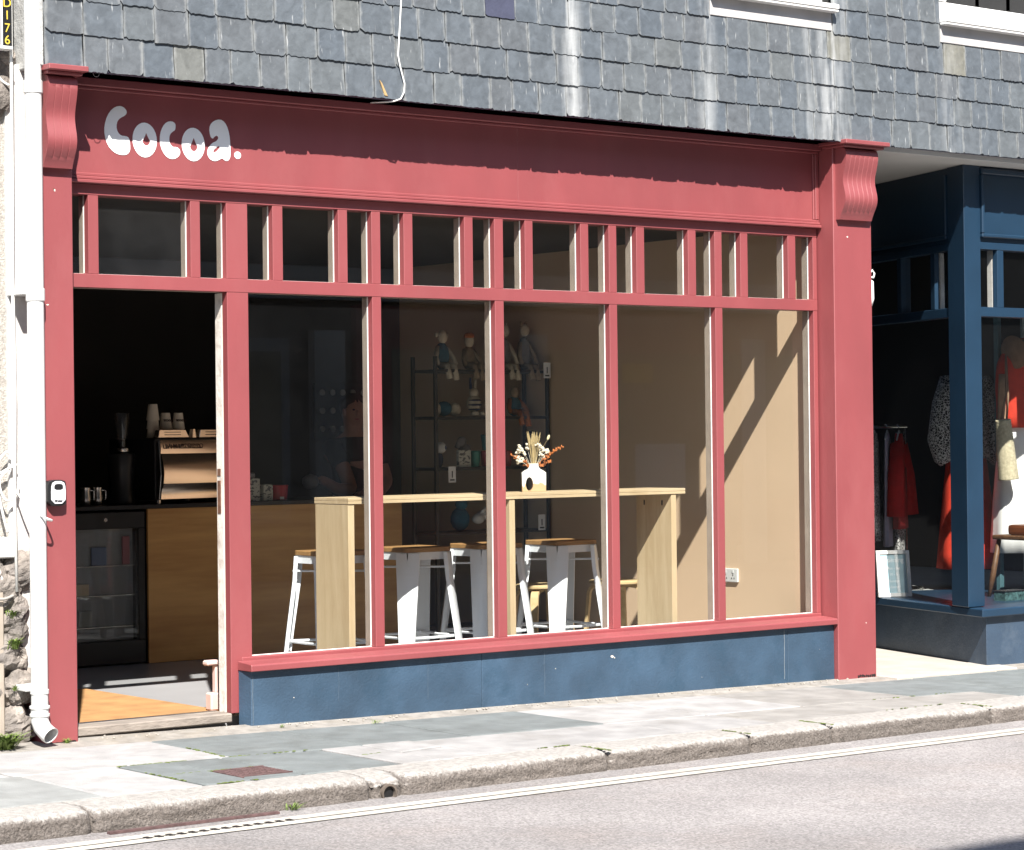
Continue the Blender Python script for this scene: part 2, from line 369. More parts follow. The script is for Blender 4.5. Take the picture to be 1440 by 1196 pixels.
# =================================================================== SETTING: road, pavement
def road_material():
    m = mat('asphalt', (0.300, 0.280, 0.274), 0.9, 0.22, 0.8, 0.9, 240, dirt=(0.33, 0.270, 0.238), dirt_amt=0.35, dirt_scale=1.2)
    n = m.node_tree.nodes; L = m.node_tree.links; b = n['Principled BSDF']
    src = b.inputs['Base Color'].links[0].from_socket
    geo = n.new('ShaderNodeNewGeometry'); v = n.new('ShaderNodeTexVoronoi'); v.inputs['Scale'].default_value = 110; L.new(geo.outputs['Position'], v.inputs['Vector'])
    mr = n.new('ShaderNodeMapRange'); mr.inputs[1].default_value = 0.0; mr.inputs[2].default_value = 1.0; mr.inputs[3].default_value = 0.62; mr.inputs[4].default_value = 1.4
    L.new(v.outputs['Color'], mr.inputs[0])
    mx = n.new('ShaderNodeMix'); mx.data_type = 'RGBA'; mx.blend_type = 'MULTIPLY'; mx.inputs[0].default_value = 1
    L.new(src, mx.inputs[6]); L.new(mr.outputs[0], mx.inputs[7]); L.new(mx.outputs[2], b.inputs['Base Color'])
    return m
ROADM = road_material()
def gz(x, y): return g(x)-0.09
mb = MB()
xs = [-160, -40, -12, -6, -3, -1, 1, 3, 5, 7, 10, 16, 40, 160]
for i in range(len(xs)-1):
    a, b = xs[i], xs[i+1]
    ya = yk(max(-6, min(10, a)))+0.2; yb = yk(max(-6, min(10, b)))+0.2
    za = g(max(-12, min(16, a)))-0.09; zb = g(max(-12, min(16, b)))-0.09
    mb.add([(a, -160, za), (b, -160, zb), (b, yb, zb), (a, ya, za)], [(0,1,2,3)])
tag(mb.build('road', ROADM), kind='structure')
LINE = mat('line_paint', (0.46, 0.43, 0.38), 0.8, 0.15, 12, 0.4, 200, dirt=(0.27, 0.25, 0.235), dirt_amt=0.8, dirt_scale=14)
for k in (0, 1):
    mb = MB()
    for i in range(40):
        a, b = -4+i*0.35, -4+(i+1)*0.35
        def yy(x): return yk(x)-0.17-0.012*x-k*0.089
        mb.add([(a, yy(a), g(a)-0.086), (b, yy(b), g(b)-0.086), (b, yy(b)-0.075, g(b)-0.086), (a, yy(a)-0.075, g(a)-0.086)], [(0,3,2,1)])
    tag(mb.build('road_marking', LINE), kind='structure')
# mortar bed below flags
BED = mat('pavement_bed', (0.27, 0.25, 0.225), 0.95, 0.25, 12, 0.6, 110, dirt=(0.2, 0.16, 0.1), dirt_amt=0.5, dirt_scale=5)
pav = bpy.data.objects.new('pavement', None); C.objects.link(pav); tag(pav, kind='structure'); ORI[pav.name] = Vector((0,0,0))
mb = MB()
for i in range(24):
    a, b = -8+i*0.9, -8+(i+1)*0.9
    mb.add([(a, yk(a)+0.15, g(a)-0.012), (b, yk(b)+0.15, g(b)-0.012), (b, 0.3, g(b)-0.012), (a, 0.3, g(a)-0.012)], [(0,1,2,3)])
bed = mb.build('mortar_bed', BED, pav)
mb = MB()     # raised mortar fillet along the shop
for i in range(34):
    a, b = -0.9+i*0.25, -0.9+(i+1)*0.25
    ja, jb = 0.02*math.sin(i*2.3), 0.02*math.sin((i+1)*2.3)
    mb.add([(a, -0.30+ja, g(a)-0.008), (b, -0.30+jb, g(b)-0.008), (b, -0.05, g(b)+0.010), (a, -0.05, g(a)+0.010)], [(0,1,2,3)])
mb.build('mortar_edge', BED, pav)
def flagmat(name, c): return mat(name, c, 0.85, 0.16, 7, 0.5, 110, dirt=(c[0]*0.62, c[1]*0.60, c[2]*0.56), dirt_amt=0.7, dirt_scale=3.2, rand=0.06)
FL = flagmat('flag_pale', (0.315, 0.308, 0.304)); FM = flagmat('flag_cool', (0.245, 0.252, 0.247)); FD = flagmat('flag_blue_grey', (0.150, 0.166, 0.167)); FT = flagmat('flag_buff', (0.262, 0.250, 0.235))
flags = []
rowA = [-4.6, -3.3, -2.2, -1.62, -0.84, 0.21, 0.92, 1.52, 2.36, 3.04, 3.72, 4.58, 5.35, 6.1, 7.0, 8.2]
ma = [FL, FM, FL, FL, FL, FD, FD, FD, FL, FL, FT, FD, FD, FD, FM]
rowB = [-4.9, -3.6, -2.6, -1.9, -0.82, -0.36, 0.40, 0.66, 1.16, 2.42, 3.06, 3.98, 5.05, 6.0, 7.1, 8.2]
mbm = [FM, FL, FM, FM, FL, FD, FD, FL, FL, FL, FT, FT, FD, FM, FM]
def flag(x0, x1, y0a, y0b, y1a, y1b, m, dz=0.0):
    q = MB(); gp = 0.0075
    P = [(x0+gp, y0a+gp), (x1-gp, y0b+gp), (x1-gp, y1b-gp), (x0+gp, y1a-gp)]
    q.hexa([(x, y, g(x)-0.05) for x, y in P]+[(x, y, g(x)+dz) for x, y in P])
    return q.build('flagstone', m, pav, 0.005)
for i in range(15):
    d = rnd.uniform(-0.003, 0.003)
    flag(rowA[i], rowA[i+1], -1.03, -1.03, -0.29, -0.29, ma[i], d)
for i in range(15):
    a, b = rowB[i], rowB[i+1]; d = rnd.uniform(-0.003, 0.003)
    if i == 5:   # slab cut round the iron cover
        flag(a, -0.125, yk(a)+0.265, yk(-0.125)+0.265, -1.035, -1.035, mbm[i], d)
        flag(-0.125, 0.135, -1.40, -1.40, -1.035, -1.035, mbm[i], d)
        flag(-0.125, 0.135, yk(-0.125)+0.265, yk(0.135)+0.265, -1.64, -1.64, mbm[i], d) if yk(0)+0.265 < -1.66 else None
        flag(0.135, b, yk(0.135)+0.265, yk(b)+0.265, -1.035, -1.035, mbm[i], d)
        continue
    if i == 7:   # cracked slab in three pieces
        m1 = a+0.22
        flag(a, m1, yk(a)+0.265, yk(m1)+0.265, -1.035, -1.035, mbm[i], d)
        flag(m1, b, -1.36, -1.30, -1.035, -1.035, mbm[i], d+0.002)
        flag(m1, b, yk(m1)+0.265, yk(b)+0.265, -1.36, -1.30, mbm[i], d-0.003)
        continue
    flag(a, b, yk(a)+0.265, yk(b)+0.265, -1.035, -1.035, mbm[i], d)
# doorstep paving of the recess next door
MB().hexa([(5.25, -0.285, g(5.25)-0.05), (6.33, -0.285, g(6.33)-0.05), (6.95, 1.5, g(6.9)-0.05), (5.25, 1.5, g(5.25)-0.05),
           (5.25, -0.285, g(5.25)+0.012), (6.33, -0.285, g(6.33)+0.012), (6.95, 1.5, g(6.9)+0.018), (5.25, 1.5, g(5.25)+0.018)]).build('doorstep_slab', mat('pale_stone', (0.40, 0.37, 0.33), 0.85, 0.12, 5, 0.3, 60), pav, 0.006)
# kerb stones with rough-hewn faces
kerb = bpy.data.objects.new('kerb', None); C.objects.link(kerb); tag(kerb, kind='structure'); ORI[kerb.name] = Vector((0,0,0))
KERB = mat('kerb_granite', (0.150, 0.130, 0.116), 0.95, 0.4, 90, 1.0, 105, dirt=(0.235, 0.21, 0.19), dirt_amt=0.7, dirt_scale=60, rand=0.08)
for _n in KERB.node_tree.nodes:
    if _n.type == 'BUMP': _n.inputs['Distance'].default_value = 0.013
def kerb_top_tone():  # mixes in a paler tone where the stone faces up
    n = KERB.node_tree.nodes; L = KERB.node_tree.links; b = n['Principled BSDF']; src = b.inputs['Base Color'].links[0].from_socket
    geo = n.new('ShaderNodeNewGeometry'); sp = n.new('ShaderNodeSeparateXYZ'); L.new(geo.outputs['Normal'], sp.inputs[0])
    nz = n.new('ShaderNodeTexNoise'); nz.inputs['Scale'].default_value = 75; nz.inputs['Detail'].default_value = 4; L.new(geo.outputs['Position'], nz.inputs['Vector'])
    ma = n.new('ShaderNodeMath'); ma.operation = 'MULTIPLY_ADD'; L.new(nz.outputs[0], ma.inputs[0]); ma.inputs[1].default_value = 1.1; L.new(sp.outputs[2], ma.inputs[2])
    mr = n.new('ShaderNodeMapRange'); mr.inputs[1].default_value = 1.0; mr.inputs[2].default_value = 1.45; L.new(ma.outputs[0], mr.inputs[0])
    n2 = n.new('ShaderNodeTexNoise'); n2.inputs['Scale'].default_value = 40; n2.inputs['Detail'].default_value = 5; L.new(geo.outputs['Position'], n2.inputs['Vector'])
    cr = n.new('ShaderNodeValToRGB'); cr.color_ramp.elements[0].position = 0.35; cr.color_ramp.elements[1].position = 0.6; cr.color_ramp.elements[0].color = (0.31, 0.29, 0.27, 1); cr.color_ramp.elements[1].color = (0.42, 0.40, 0.375, 1); L.new(n2.outputs[0], cr.inputs[0])
    mx = n.new('ShaderNodeMix'); mx.data_type = 'RGBA'; L.new(mr.outputs[0], mx.inputs[0]); L.new(src, mx.inputs[6]); L.new(cr.outputs[0], mx.inputs[7]); L.new(mx.outputs[2], b.inputs['Base Color'])
kerb_top_tone()
kj = [-4.4, -3.2, -2.1, -1.03, 0.30, 0.47, 1.66, 2.60, 3.19, 4.47, 5.6, 6.8, 8.0]
from mathutils import noise as mnoise
for i in range(len(kj)-1):
    a, b = kj[i]+0.005, kj[i+1]-0.005
    nx = max(8, int((b-a)/0.011))
    prof = [(0.262, -0.001), (0.17, 0.0), (0.09, 0.0), (0.05, -0.001), (0.028, -0.004), (0.014, -0.010), (0.006, -0.019)]+[(0.002+0.0*k, -0.029-0.0095*k) for k in range(7)]+[(0.006, -0.125)]
    V = []; k = len(prof)
    for ix in range(nx+1):
        x = a+(b-a)*ix/nx; e = min(ix, nx-ix); rd = (0.020, 0.009, 0.003)[e] if e < 3 else 0
        for jj, (dy, dz) in enumerate(prof):
            q = 0; zq = 0
            if jj >= 3:
                w_ = min(1, (jj-2)/3)
                q = w_*(0.008*abs(mnoise.noise((x*38, jj*0.75, 3.1)))-0.004+0.0065*mnoise.noise((x*85, jj*1.6, 9.0))+0.007*mnoise.noise((x*7, jj*0.3, 1)))
                zq = 0.004*mnoise.noise((x*60, jj*1.3, 17)) if jj < 13 else 0
            else: zq = 0.003*mnoise.noise((x*14, jj, 5))
            if 0.27 < x < 0.50: q += 0.02*(1-abs(x-0.385)/0.115)*(1 if jj > 3 else 0.3); zq -= 0.02*(1-abs(x-0.385)/0.115) if jj < 8 and jj > 1 else 0
            dd = rd if jj >= 3 else 0
            V.append((x, yk(x)+dy+q+dd, g(x)+dz+zq-(dd*0.7 if jj < 9 else 0)))
    F = [(ix*k+jj, ix*k+jj+1, (ix+1)*k+jj+1, (ix+1)*k+jj) for ix in range(nx) for jj in range(k-1)]
    F += [tuple(range(k)), tuple(range(nx*k, (nx+1)*k))[::-1]]
    mbk = MB(); mbk.add(V, F); mbk.build('kerbstone', KERB, kerb, smooth='all')
# =================================================================== upper slate-hung wall
sw = thing('slate_hung_wall', 'grey slate-hung upper storey wall above both shopfronts', 'wall', (0, 0, 3.1))
YS = -0.205
box('backing', mat('batten_black', (0.02, 0.02, 0.02), 0.9), sw, -0.24, 9.5, YS+0.035, 0.6, 3.17, 6.5)
box('under_course_light_stop', SLATEB, sw, -0.238, 9.5, YS-0.0105, YS+0.0335, 3.1655, 3.20, 0.0)  # continuous strip added to stop sun slivers through the slate gaps
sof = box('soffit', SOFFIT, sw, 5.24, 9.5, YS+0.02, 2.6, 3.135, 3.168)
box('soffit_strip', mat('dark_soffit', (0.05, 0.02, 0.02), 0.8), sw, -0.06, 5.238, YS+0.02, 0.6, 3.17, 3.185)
# white windows in the slates (drawn before the slates so that slates can stop at them)
WIN = [(3.90, 4.80, 3.935), (5.80, 7.10, 3.955)]
def slate_mesh(i):
    q = random.Random(100+i); h = 0.30; t = 0.0075
    n = 13; bot = []
    for k in range(n+1):
        x = -0.5+k/n; z = q.uniform(-0.0026, 0.0026)
        if k == 0: z += q.choice([0, 0, 0.003, 0.007, 0.016])
        if k == n: z += q.choice([0, 0, 0.003, 0.007, 0.016])
        if k == 1 and q.random() < 0.25: z += 0.008
        bot.append((x*(1 if 0 < k < n else 0.985), z))
    lean0, lean1 = q.uniform(-0.02, 0.02), q.uniform(-0.02, 0.02)
    P = bot+[(0.492+lean1*t+q.uniform(-0.012, 0.008), h*t) for t in (0.15, 0.3, 0.45, 0.6)]+[(0.492+lean1, h), (-0.492+lean0, h)]+[(-0.492+lean0*t+q.uniform(-0.008, 0.012), h*t) for t in (0.6, 0.45, 0.3, 0.15)]
    mb = MB(); m = len(P)
    def pt(p, y): return (p[0], y-0.0135*(1-p[1]/h)*1.0, p[1])
    mb.add([pt(p, -t) for p in P]+[pt(p, 0) for p in P], [tuple(range(m)), tuple(range(m, 2*m))[::-1]]+[(k, (k+1) % m, m+(k+1) % m, m+k) for k in range(m)])
    me = bpy.data.meshes.new('slate'); me.from_pydata(mb.v, [], mb.f)
    bm = bmesh.new(); bm.from_mesh(me); bmesh.ops.recalc_face_normals(bm, faces=bm.faces); bm.to_mesh(me); bm.free()
    me.materials.append(SLATE); return me
SM = [slate_mesh(i) for i in range(28)]
violet = SM[3].copy(); violet.materials.clear(); violet.materials.append(SLATEB)
courses = [3.163, 3.329, 3.487, 3.640, 3.792, 3.940, 4.088, 4.235, 4.385, 4.53]
sr = random.Random(21); far = MB(); nsl = 0
for ri, zb in enumerate(courses):
    x = -0.245-sr.uniform(0, 0.05); 
    while x < 8.6:
        wd = min(0.215, max(0.125, sr.gauss(0.168, 0.018)))
        if x < -0.24: wd = max(wd, 0.09-0.24-x+0.1)
        x0 = max(x, -0.245); x1 = x+wd-0.0018; x += wd
        cx = (x0+x1)/2; zz = zb+sr.uniform(-0.004, 0.004)
        skip = False; szl = 1.0
        for a, b, zs in WIN:
            if x1 > a-0.04 and x0 < b+0.03 and zz < zs: szl = max(0.1, min(1.0, (zs-0.035-zz)/0.30))
            if x1 > a-0.04 and x0 < b+0.03 and zz+0.155 > zs-0.125:
                if zz+0.08 > zs-0.125: skip = True
                if x0 < a-0.075: skip = False; szl = 1.0; x1 = a-0.045
                elif x1 > b+0.07: skip = False; szl = 1.0; x0 = b+0.035
                cx = (x0+x1)/2
        if skip or x1-x0 < 0.03: continue
        if zb > 3.60+0.085*cx or cx > 7.3:
            me = SM[sr.randrange(28)]; k = len(far.v)
            for v in me.vertices: far.v.append((cx+v.co.x*(x1-x0), YS+v.co.y, zz+v.co.z*szl))
            far.f += [tuple(i+k for i in p.vertices) for p in me.polygons]; continue
        me = SM[sr.randrange(28)]
        if ri == 3 and x0 <= 2.30 < x1: me = violet
        o = bpy.data.objects.new('slate', me); C.objects.link(o); o.parent = sw
        o.location = (cx, YS+sr.uniform(-0.003, 0.0015), zz-3.1); o.scale = (x1-x0, 1, szl)
        o.rotation_euler = (0, sr.gauss(0, 0.006), 0); nsl += 1
tag(far.build('slate', SLATE, sw, fix=False), kind='stuff')
# the corner end of the slate hanging at the white downpipe: mortar fillet
box('corner_fillet', mat('mortar_fillet', (0.42, 0.42, 0.41), 0.9, 0.25, 14, 0.6, 60), sw, -0.275, -0.243, YS-0.004, 0.2, 3.17, 4.6, 0.006)
for wi, (a, b, zs) in enumerate(WIN):
    wn = box('window', WHITE, sw, a, b, YS+0.03, YS+0.08, zs+0.02, zs+0.13, 0.004)       # bottom rail
    box('sill', WHITE, wn, a-0.045, b+0.035, YS-0.075, YS+0.05, zs-0.012, zs+0.018, 0.004)
    box('sill_nosing', WHITE, wn, a-0.045, b+0.035, YS-0.070, YS-0.02, zs-0.028, zs-0.0125, 0.004)
    box('apron', APRON, wn, a-0.035, b+0.025, YS-0.019, YS+0.03, zs-0.13, zs-0.013, 0.003)
    box('stile', WHITE, wn, a, a+0.07, YS+0.025, YS+0.085, zs+0.132, zs+1.2, 0.004); box('stile', WHITE, wn, b-0.07, b, YS+0.025, YS+0.085, zs+0.132, zs+1.2, 0.004)
    n = 3 if wi == 0 else 4; st = (b-a-0.14)/n
    for k in range(1, n): box('glazing_bar', WHITE, wn, a+0.07+st*k-0.02, a+0.07+st*k+0.02, YS+0.035, YS+0.08, zs+0.132, zs+1.2, 0.003)
    for k in range(n): MB().box(a+0.07+st*k+0.021, a+0.07+st*(k+1)-0.021, YS+0.055, YS+0.059, zs+0.131, zs+1.19).build('pane', GLASS, wn)
    box('curtain', mat('net_curtain', (0.4, 0.4, 0.42), 0.9, 0.15, 8), wn, a+0.03, b-0.03, YS+0.30, YS+0.31, zs+0.05, zs+1.2)

# =================================================================== red shopfront
sf = thing('red_shopfront', 'terracotta red timber cafe shopfront with five tall panes and open doorway', 'shopfront', (2.4, 0, 0.05))
ZT, ZB, ZH, ZS = 2.6201, 2.2490, 2.1840, 0.3952
YG = 0.047
# fascia with shallow mouldings
fas = box('fascia', RED, sf, -0.06, 2.655, 0.0, 0.03, 2.722, 3.168, 0.001); box('fascia', RED, sf, 2.6556, 4.912, 0.0, 0.03, 2.722, 3.168, 0.001)
for a, b in ((0.012, 0.0), (0.022, 0.012)): pass
box('moulding', RED, fas, -0.06, 4.912, -0.016, 0.0, 2.706, 2.7215, 0.003); box('moulding', RED, fas, -0.06, 4.911, -0.030, 0.0, 2.689, 2.7055, 0.004); box('moulding', RED, fas, -0.06, 4.910, -0.040, 0.0, 2.672, 2.6885, 0.003)
box('moulding', RED, fas, -0.06, 4.909, -0.022, 0.0, 3.112, 3.126, 0.003); box('moulding', RED, fas, -0.06, 4.909, -0.045, 0.0, 3.1265, 3.167, 0.004)
box('moulding', RED, fas, 4.872, 4.884, -0.010, 0.0, 2.7225, 3.111, 0.003); box('moulding', RED, fas, 4.8845, 4.911, -0.018, 0.0, 2.7225, 3.111, 0.003)
# sign lettering: five white letters and a full stop
VINYL = mat('white_lettering', (0.88, 0.88, 0.88), 0.5, 0.02, 5)
sg = plate(MB(), [(0.905+0.019*math.cos(t*math.pi/8), 2.8565+0.018*math.sin(t*math.pi/8)) for t in range(16)], [], lambda p, t: (p[0], t, p[1]), -0.0025, -0.0003).build('lettering', VINYL, sf)
tag(sg, 'white rounded hand-cut letters on the red fascia')
Cc = [(0.292,3.031),(0.274,3.048),(0.248,3.05),(0.216,3.035),(0.189,3.0),(0.173,2.952),(0.173,2.906),(0.188,2.86),(0.219,2.829),(0.255,2.817),(0.292,2.82),(0.309,2.84),(0.309,2.873),(0.304,2.902),(0.288,2.909),(0.262,2.909),(0.243,2.924),(0.236,2.952),(0.243,2.979),(0.26,2.994),(0.281,3.004),(0.293,3.017)]
cc = [(0.556,2.989),(0.536,2.998),(0.509,2.992),(0.487,2.969),(0.472,2.931),(0.47,2.888),(0.485,2.846),(0.512,2.819),(0.545,2.814),(0.572,2.828),(0.583,2.848),(0.578,2.866),(0.562,2.875),(0.54,2.873),(0.524,2.891),(0.522,2.915),(0.527,2.934),(0.541,2.947),(0.555,2.955),(0.558,2.974)]
ac = [(0.745,2.978),(0.758,3.006),(0.79,3.024),(0.821,3.024),(0.845,2.999),(0.859,2.957),(0.864,2.909),(0.865,2.851),(0.854,2.827),(0.835,2.824),(0.816,2.838),(0.798,2.826),(0.77,2.818),(0.745,2.829),(0.732,2.852),(0.738,2.881),(0.76,2.907),(0.786,2.918),(0.798,2.933),(0.792,2.945),(0.778,2.942),(0.764,2.926),(0.751,2.94)]
ah = [(0.799,2.895),(0.786,2.889),(0.768,2.874),(0.765,2.862),(0.779,2.863),(0.797,2.877),(0.805,2.891)]
def ell(cx, cz, rx, rz, n=28, tear=0.0): return [(cx+rx*math.cos(2*math.pi*k/n)*(1-tear*max(0, math.sin(2*math.pi*k/n))), cz+rz*math.sin(2*math.pi*k/n)*(1+tear*max(0, math.sin(2*math.pi*k/n)))) for k in range(n)]
for P, H in ((smoothpoly(Cc, 1), []), (ell(0.3885, 2.897, 0.066, 0.083), [ell(0.397, 2.893, 0.021, 0.022, 18, 0.75)]), (smoothpoly(cc, 1), []), (ell(0.655, 2.893, 0.064, 0.081), [ell(0.658, 2.884, 0.021, 0.024, 18, 0.7)]), (smoothpoly(ac, 1), [smoothpoly(ah, 1)])):
    plate(MB(), P, H, lambda p, t: (p[0], t, p[1]), -0.0025, -0.0003).build('letter', VINYL, sg)
# frame: heads, transom, mullions
X = {'dl':0.0,'1r':0.0811,'2l':0.1328,'2r':0.6124,'3l':0.6639,'3r':0.8059,'4l':0.9224,'4r':1.0627,'5l':1.1192,'5r':1.4383,'6l':1.492,'6r':1.6354,'7l':1.688,'7r':1.8294,'8l':1.8836,'8r':2.2056,'9l':2.2594,'9r':2.3972,'10l':2.4537,'10r':2.5963,'11l':2.6482,'11r':2.9685,'12l':3.0232,'12r':3.164,'13l':3.2174,'13r':3.3572,'14l':3.4136,'14r':3.7299,'15l':3.7872,'15r':3.9269,'16l':3.9802,'16r':4.1204,'17l':4.1763,'17r':4.4883,'18l':4.5483,'18r':4.6862}
X = {k: v*1.04 for k, v in X.items()}
XE = 4.906
box('head_rail', RED, sf, -0.06, XE, 0.0, 0.10, ZT, 2.6715, 0.002)
tr = box('transom_rail', RED, sf, -0.06, XE, 0.0, YG, ZH, ZB, 0.002)
box('inner_rail', CREAM, tr, -0.06, XE, YG+0.004, 0.10, ZH+0.001, ZB-0.001, 0.002)
def mullion(x0, x1, z0, z1, name='mullion'):
    o = box(name, RED, sf, x0, x1, 0.0015, YG, z0, z1, 0.002)
    box('inner_mullion', CREAM, o, x0+0.001, x1-0.001, YG+0.004, 0.099, z0, z1, 0.002)
    return o
pairs = [('1r','2l'),('2r','3l'),('4r','5l'),('5r','6l'),('7r','8l'),('8r','9l'),('10r','11l'),('11r','12l'),('13r','14l'),('14r','15l'),('16r','17l'),('17r','18l')]
for a, b in pairs: mullion(X[a], X[b], ZB, ZT, 'glazing_bar')
for a, b in (('6r','7l'),('9r','10l'),('12r','13l'),('15r','16l')):
    mullion(X[a], X[b], ZB, ZT); mullion(X[a], X[b], ZS, ZH)
mullion(X['18r'], XE, ZB, ZT); mullion(X['18r'], XE, ZS, ZH)
mullion(X['3r'], X['4l'], ZB, ZT, 'door_post'); dp = mullion(X['3r'], X['4l'], 0.125, ZH, 'door_post')
DOORW = mat('bare_door_jamb', (0.70, 0.66, 0.60), 0.7, 0.1, 9, 0.3, 60, dirt=(0.25, 0.16, 0.1), dirt_amt=0.6, dirt_scale=16)
jb = box('door_rebate', DOORW, sf, X['3r']-0.002, X['3r']+0.10, YG+0.006, 0.115, 0.125, ZH-0.002, 0.002)
for z0, z1 in ((1.285, 1.32), (1.10, 1.262)): box('strike_plate', RUST, jb, X['3r']-0.005, X['3r']-0.0005, 0.075, 0.105, z0, z1, 0.001)
# panes with a thin putty line
def pane(x0, x1, z0, z1, gm=GLASS):
    o = MB().box(x0-0.004, x1+0.004, YG+0.0005, YG+0.0035, z0-0.004, z1+0.004).build('pane', gm, sf)
    q = MB(); t = 0.004
    q.prism([(YG, z0), (YG-0.007, z0+0.0003), (YG, z0+t)], x0, x1, lambda p, s: (s, p[0], p[1]))
    q.prism([(YG, x1), (YG-0.006, x1-0.0003), (YG, x1-t)], z0+0.006, z1, lambda p, s: (p[1], p[0], s))
    q.build('putty', PUTTY, o)
L3 = [('1r',),]
pane(-0.07, X['1r'], ZB, ZT); 
for k in range(2, 19): pane(X['%dl' % k], X['%dr' % k], ZB, ZT, GLASSD if k == 2 else GLASS)
for a, b in (('4l','6r'),('7l','9r'),('10l','12r'),('13l','15r'),('16l','18r')): pane(X[a], X[b], ZS, ZH)
# bottom rail and projecting sill
br = box('bottom_rail', RED, sf, 0.90, XE, -0.004, 0.10, 0.345, ZS, 0.003)
MB().prism([(-0.132, 0.334), (-0.132, 0.364), (-0.127, 0.369), (-0.005, 0.379), (-0.005, 0.334)], 0.872, 4.912, lambda p, t: (t, p[0], p[1])).build('sill', RED, sf, 0.003)
# painted stall riser, panels with hairline joints
sj = [0.890, 1.50, 2.06, 3.0, 3.02, 4.30, 4.9125]
for a, b in ((0.890, 2.30), (2.3015, 4.53), (4.5315, 4.9125)):
    MB().hexa([(a, -0.098, g(a)-0.05), (b, -0.098, g(b)-0.05), (b, -0.02, g(b)-0.05), (a-(0.016 if a < 1 else 0), -0.005, g(a)-0.05),
               (a, -0.098, 0.333), (b, -0.098, 0.333), (b, -0.02, 0.333), (a-(0.016 if a < 1 else 0), -0.005, 0.333)]).build('stall_riser', STALL, sf, 0.003)
# threshold
box('threshold', mat('weathered_threshold', (0.25, 0.215, 0.185), 0.9, 0.3, 25, 0.5, 90, dirt=(0.13, 0.10, 0.08), dirt_amt=0.7, dirt_scale=9, stretch=(0.3, 1, 1)), sf, -0.06, X['3r']-0.003, -0.012, 0.125, 0.083, 0.128, 0.006)
box('threshold_bar', STEEL, sf, -0.06, X['3r']-0.004, 0.126, 0.145, 0.10, 0.131, 0.002)
# pilasters and scrolled brackets
def pilaster(x0, x1):
    p = MB()
    zb0, zb1 = g(x0)-0.01, g(x1)-0.01
    p.hexa([(x0, -0.13, zb0), (x1, -0.13, zb1), (x1, 0.12, zb1), (x0, 0.12, zb0), (x0, -0.13, 3.15), (x1, -0.13, 3.15), (x1, 0.12, 3.15), (x0, 0.12, 3.15)])
    return p.build('pilaster', RED, sf, 0.004)
E_ = [(0,.060),(.02,.080),(.06,.089),(.12,.091),(.2,.086),(.3,.073),(.38,.063),(.45,.060),(.52,.064),(.6,.074),(.67,.081),(.73,.081),(.79,.074),(.85,.061),(.91,.046),(.96,.036),(1.0,.030)]
def bracket(x0, x1, grooves, parent):
    zt, zb = 3.135, 2.716
    xs_ = [x0]; wgr = 0.0028
    for gx in grooves: xs_ += [gx-wgr, gx, gx+wgr]
    xs_.append(x1)
    # finer profile
    prof = []
    for i in range(len(E_)-1):
        for k in range(3):
            t = k/3; prof.append((E_[i][0]*(1-t)+E_[i+1][0]*t, E_[i][1]*(1-t)+E_[i+1][1]*t))
    prof.append(E_[-1])
    sm = prof[:]
    for _ in range(3): sm = [sm[0]]+[(sm[i][0], (sm[i-1][1]+sm[i][1]*2+sm[i+1][1])/4) for i in range(1, len(sm)-1)]+[sm[-1]]
    V = []; F = []; n = len(xs_)
    for t, e in sm:
        for k, x in enumerate(xs_):
            ing = (k % 3 == 2) and 0 < k < n-1 and 0.10 < t < 0.90
            V.append((x, -0.131-e+(0.0035 if ing else 0), zt+(zb-zt)*t))
    m = len(sm)
    F = [(i*n+k, i*n+k+1, (i+1)*n+k+1, (i+1)*n+k) for i in range(m-1) for k in range(n-1)]
    # sides, top and bottom
    base = len(V)
    for i, (t, e) in enumerate(sm):
        z = zt+(zb-zt)*t; V += [(x0, -0.1305, z), (x1, -0.1305, z)]
    for i in range(m-1):
        F += [(i*n, (i+1)*n, base+2*(i+1), base+2*i), (i*n+n-1, base+2*i+1, base+2*(i+1)+1, (i+1)*n+n-1)]
    F += [tuple(range(n))+(base+1, base), tuple((m-1)*n+k for k in range(n))[::-1]+(base+2*(m-1), base+2*(m-1)+1)]
    mb = MB(); mb.add(V, F); o = mb.build('bracket', RED, parent, smooth=True)
    return o
pl = pilaster(-0.235, -0.066); pr_ = pilaster(4.9145, 5.235)
bracket(-0.228, -0.082, [-0.1915, -0.1555, -0.119], pl); bracket(4.935, 5.205, [4.975+0.038*k for k in range(6)], pr_)
box('cap', RED, pl, -0.250, -0.050, -0.272, -0.03, 3.151, 3.176, 0.003); box('cap', RED, pr_, 4.885, 5.255, -0.272, -0.03, 3.151, 3.176, 0.003)
box('cap_bed', RED, pl, -0.240, -0.062, -0.235, -0.05, 3.136, 3.1505, 0.003); box('cap_bed', RED, pr_, 4.905, 5.243, -0.235, -0.05, 3.136, 3.1505, 0.003)

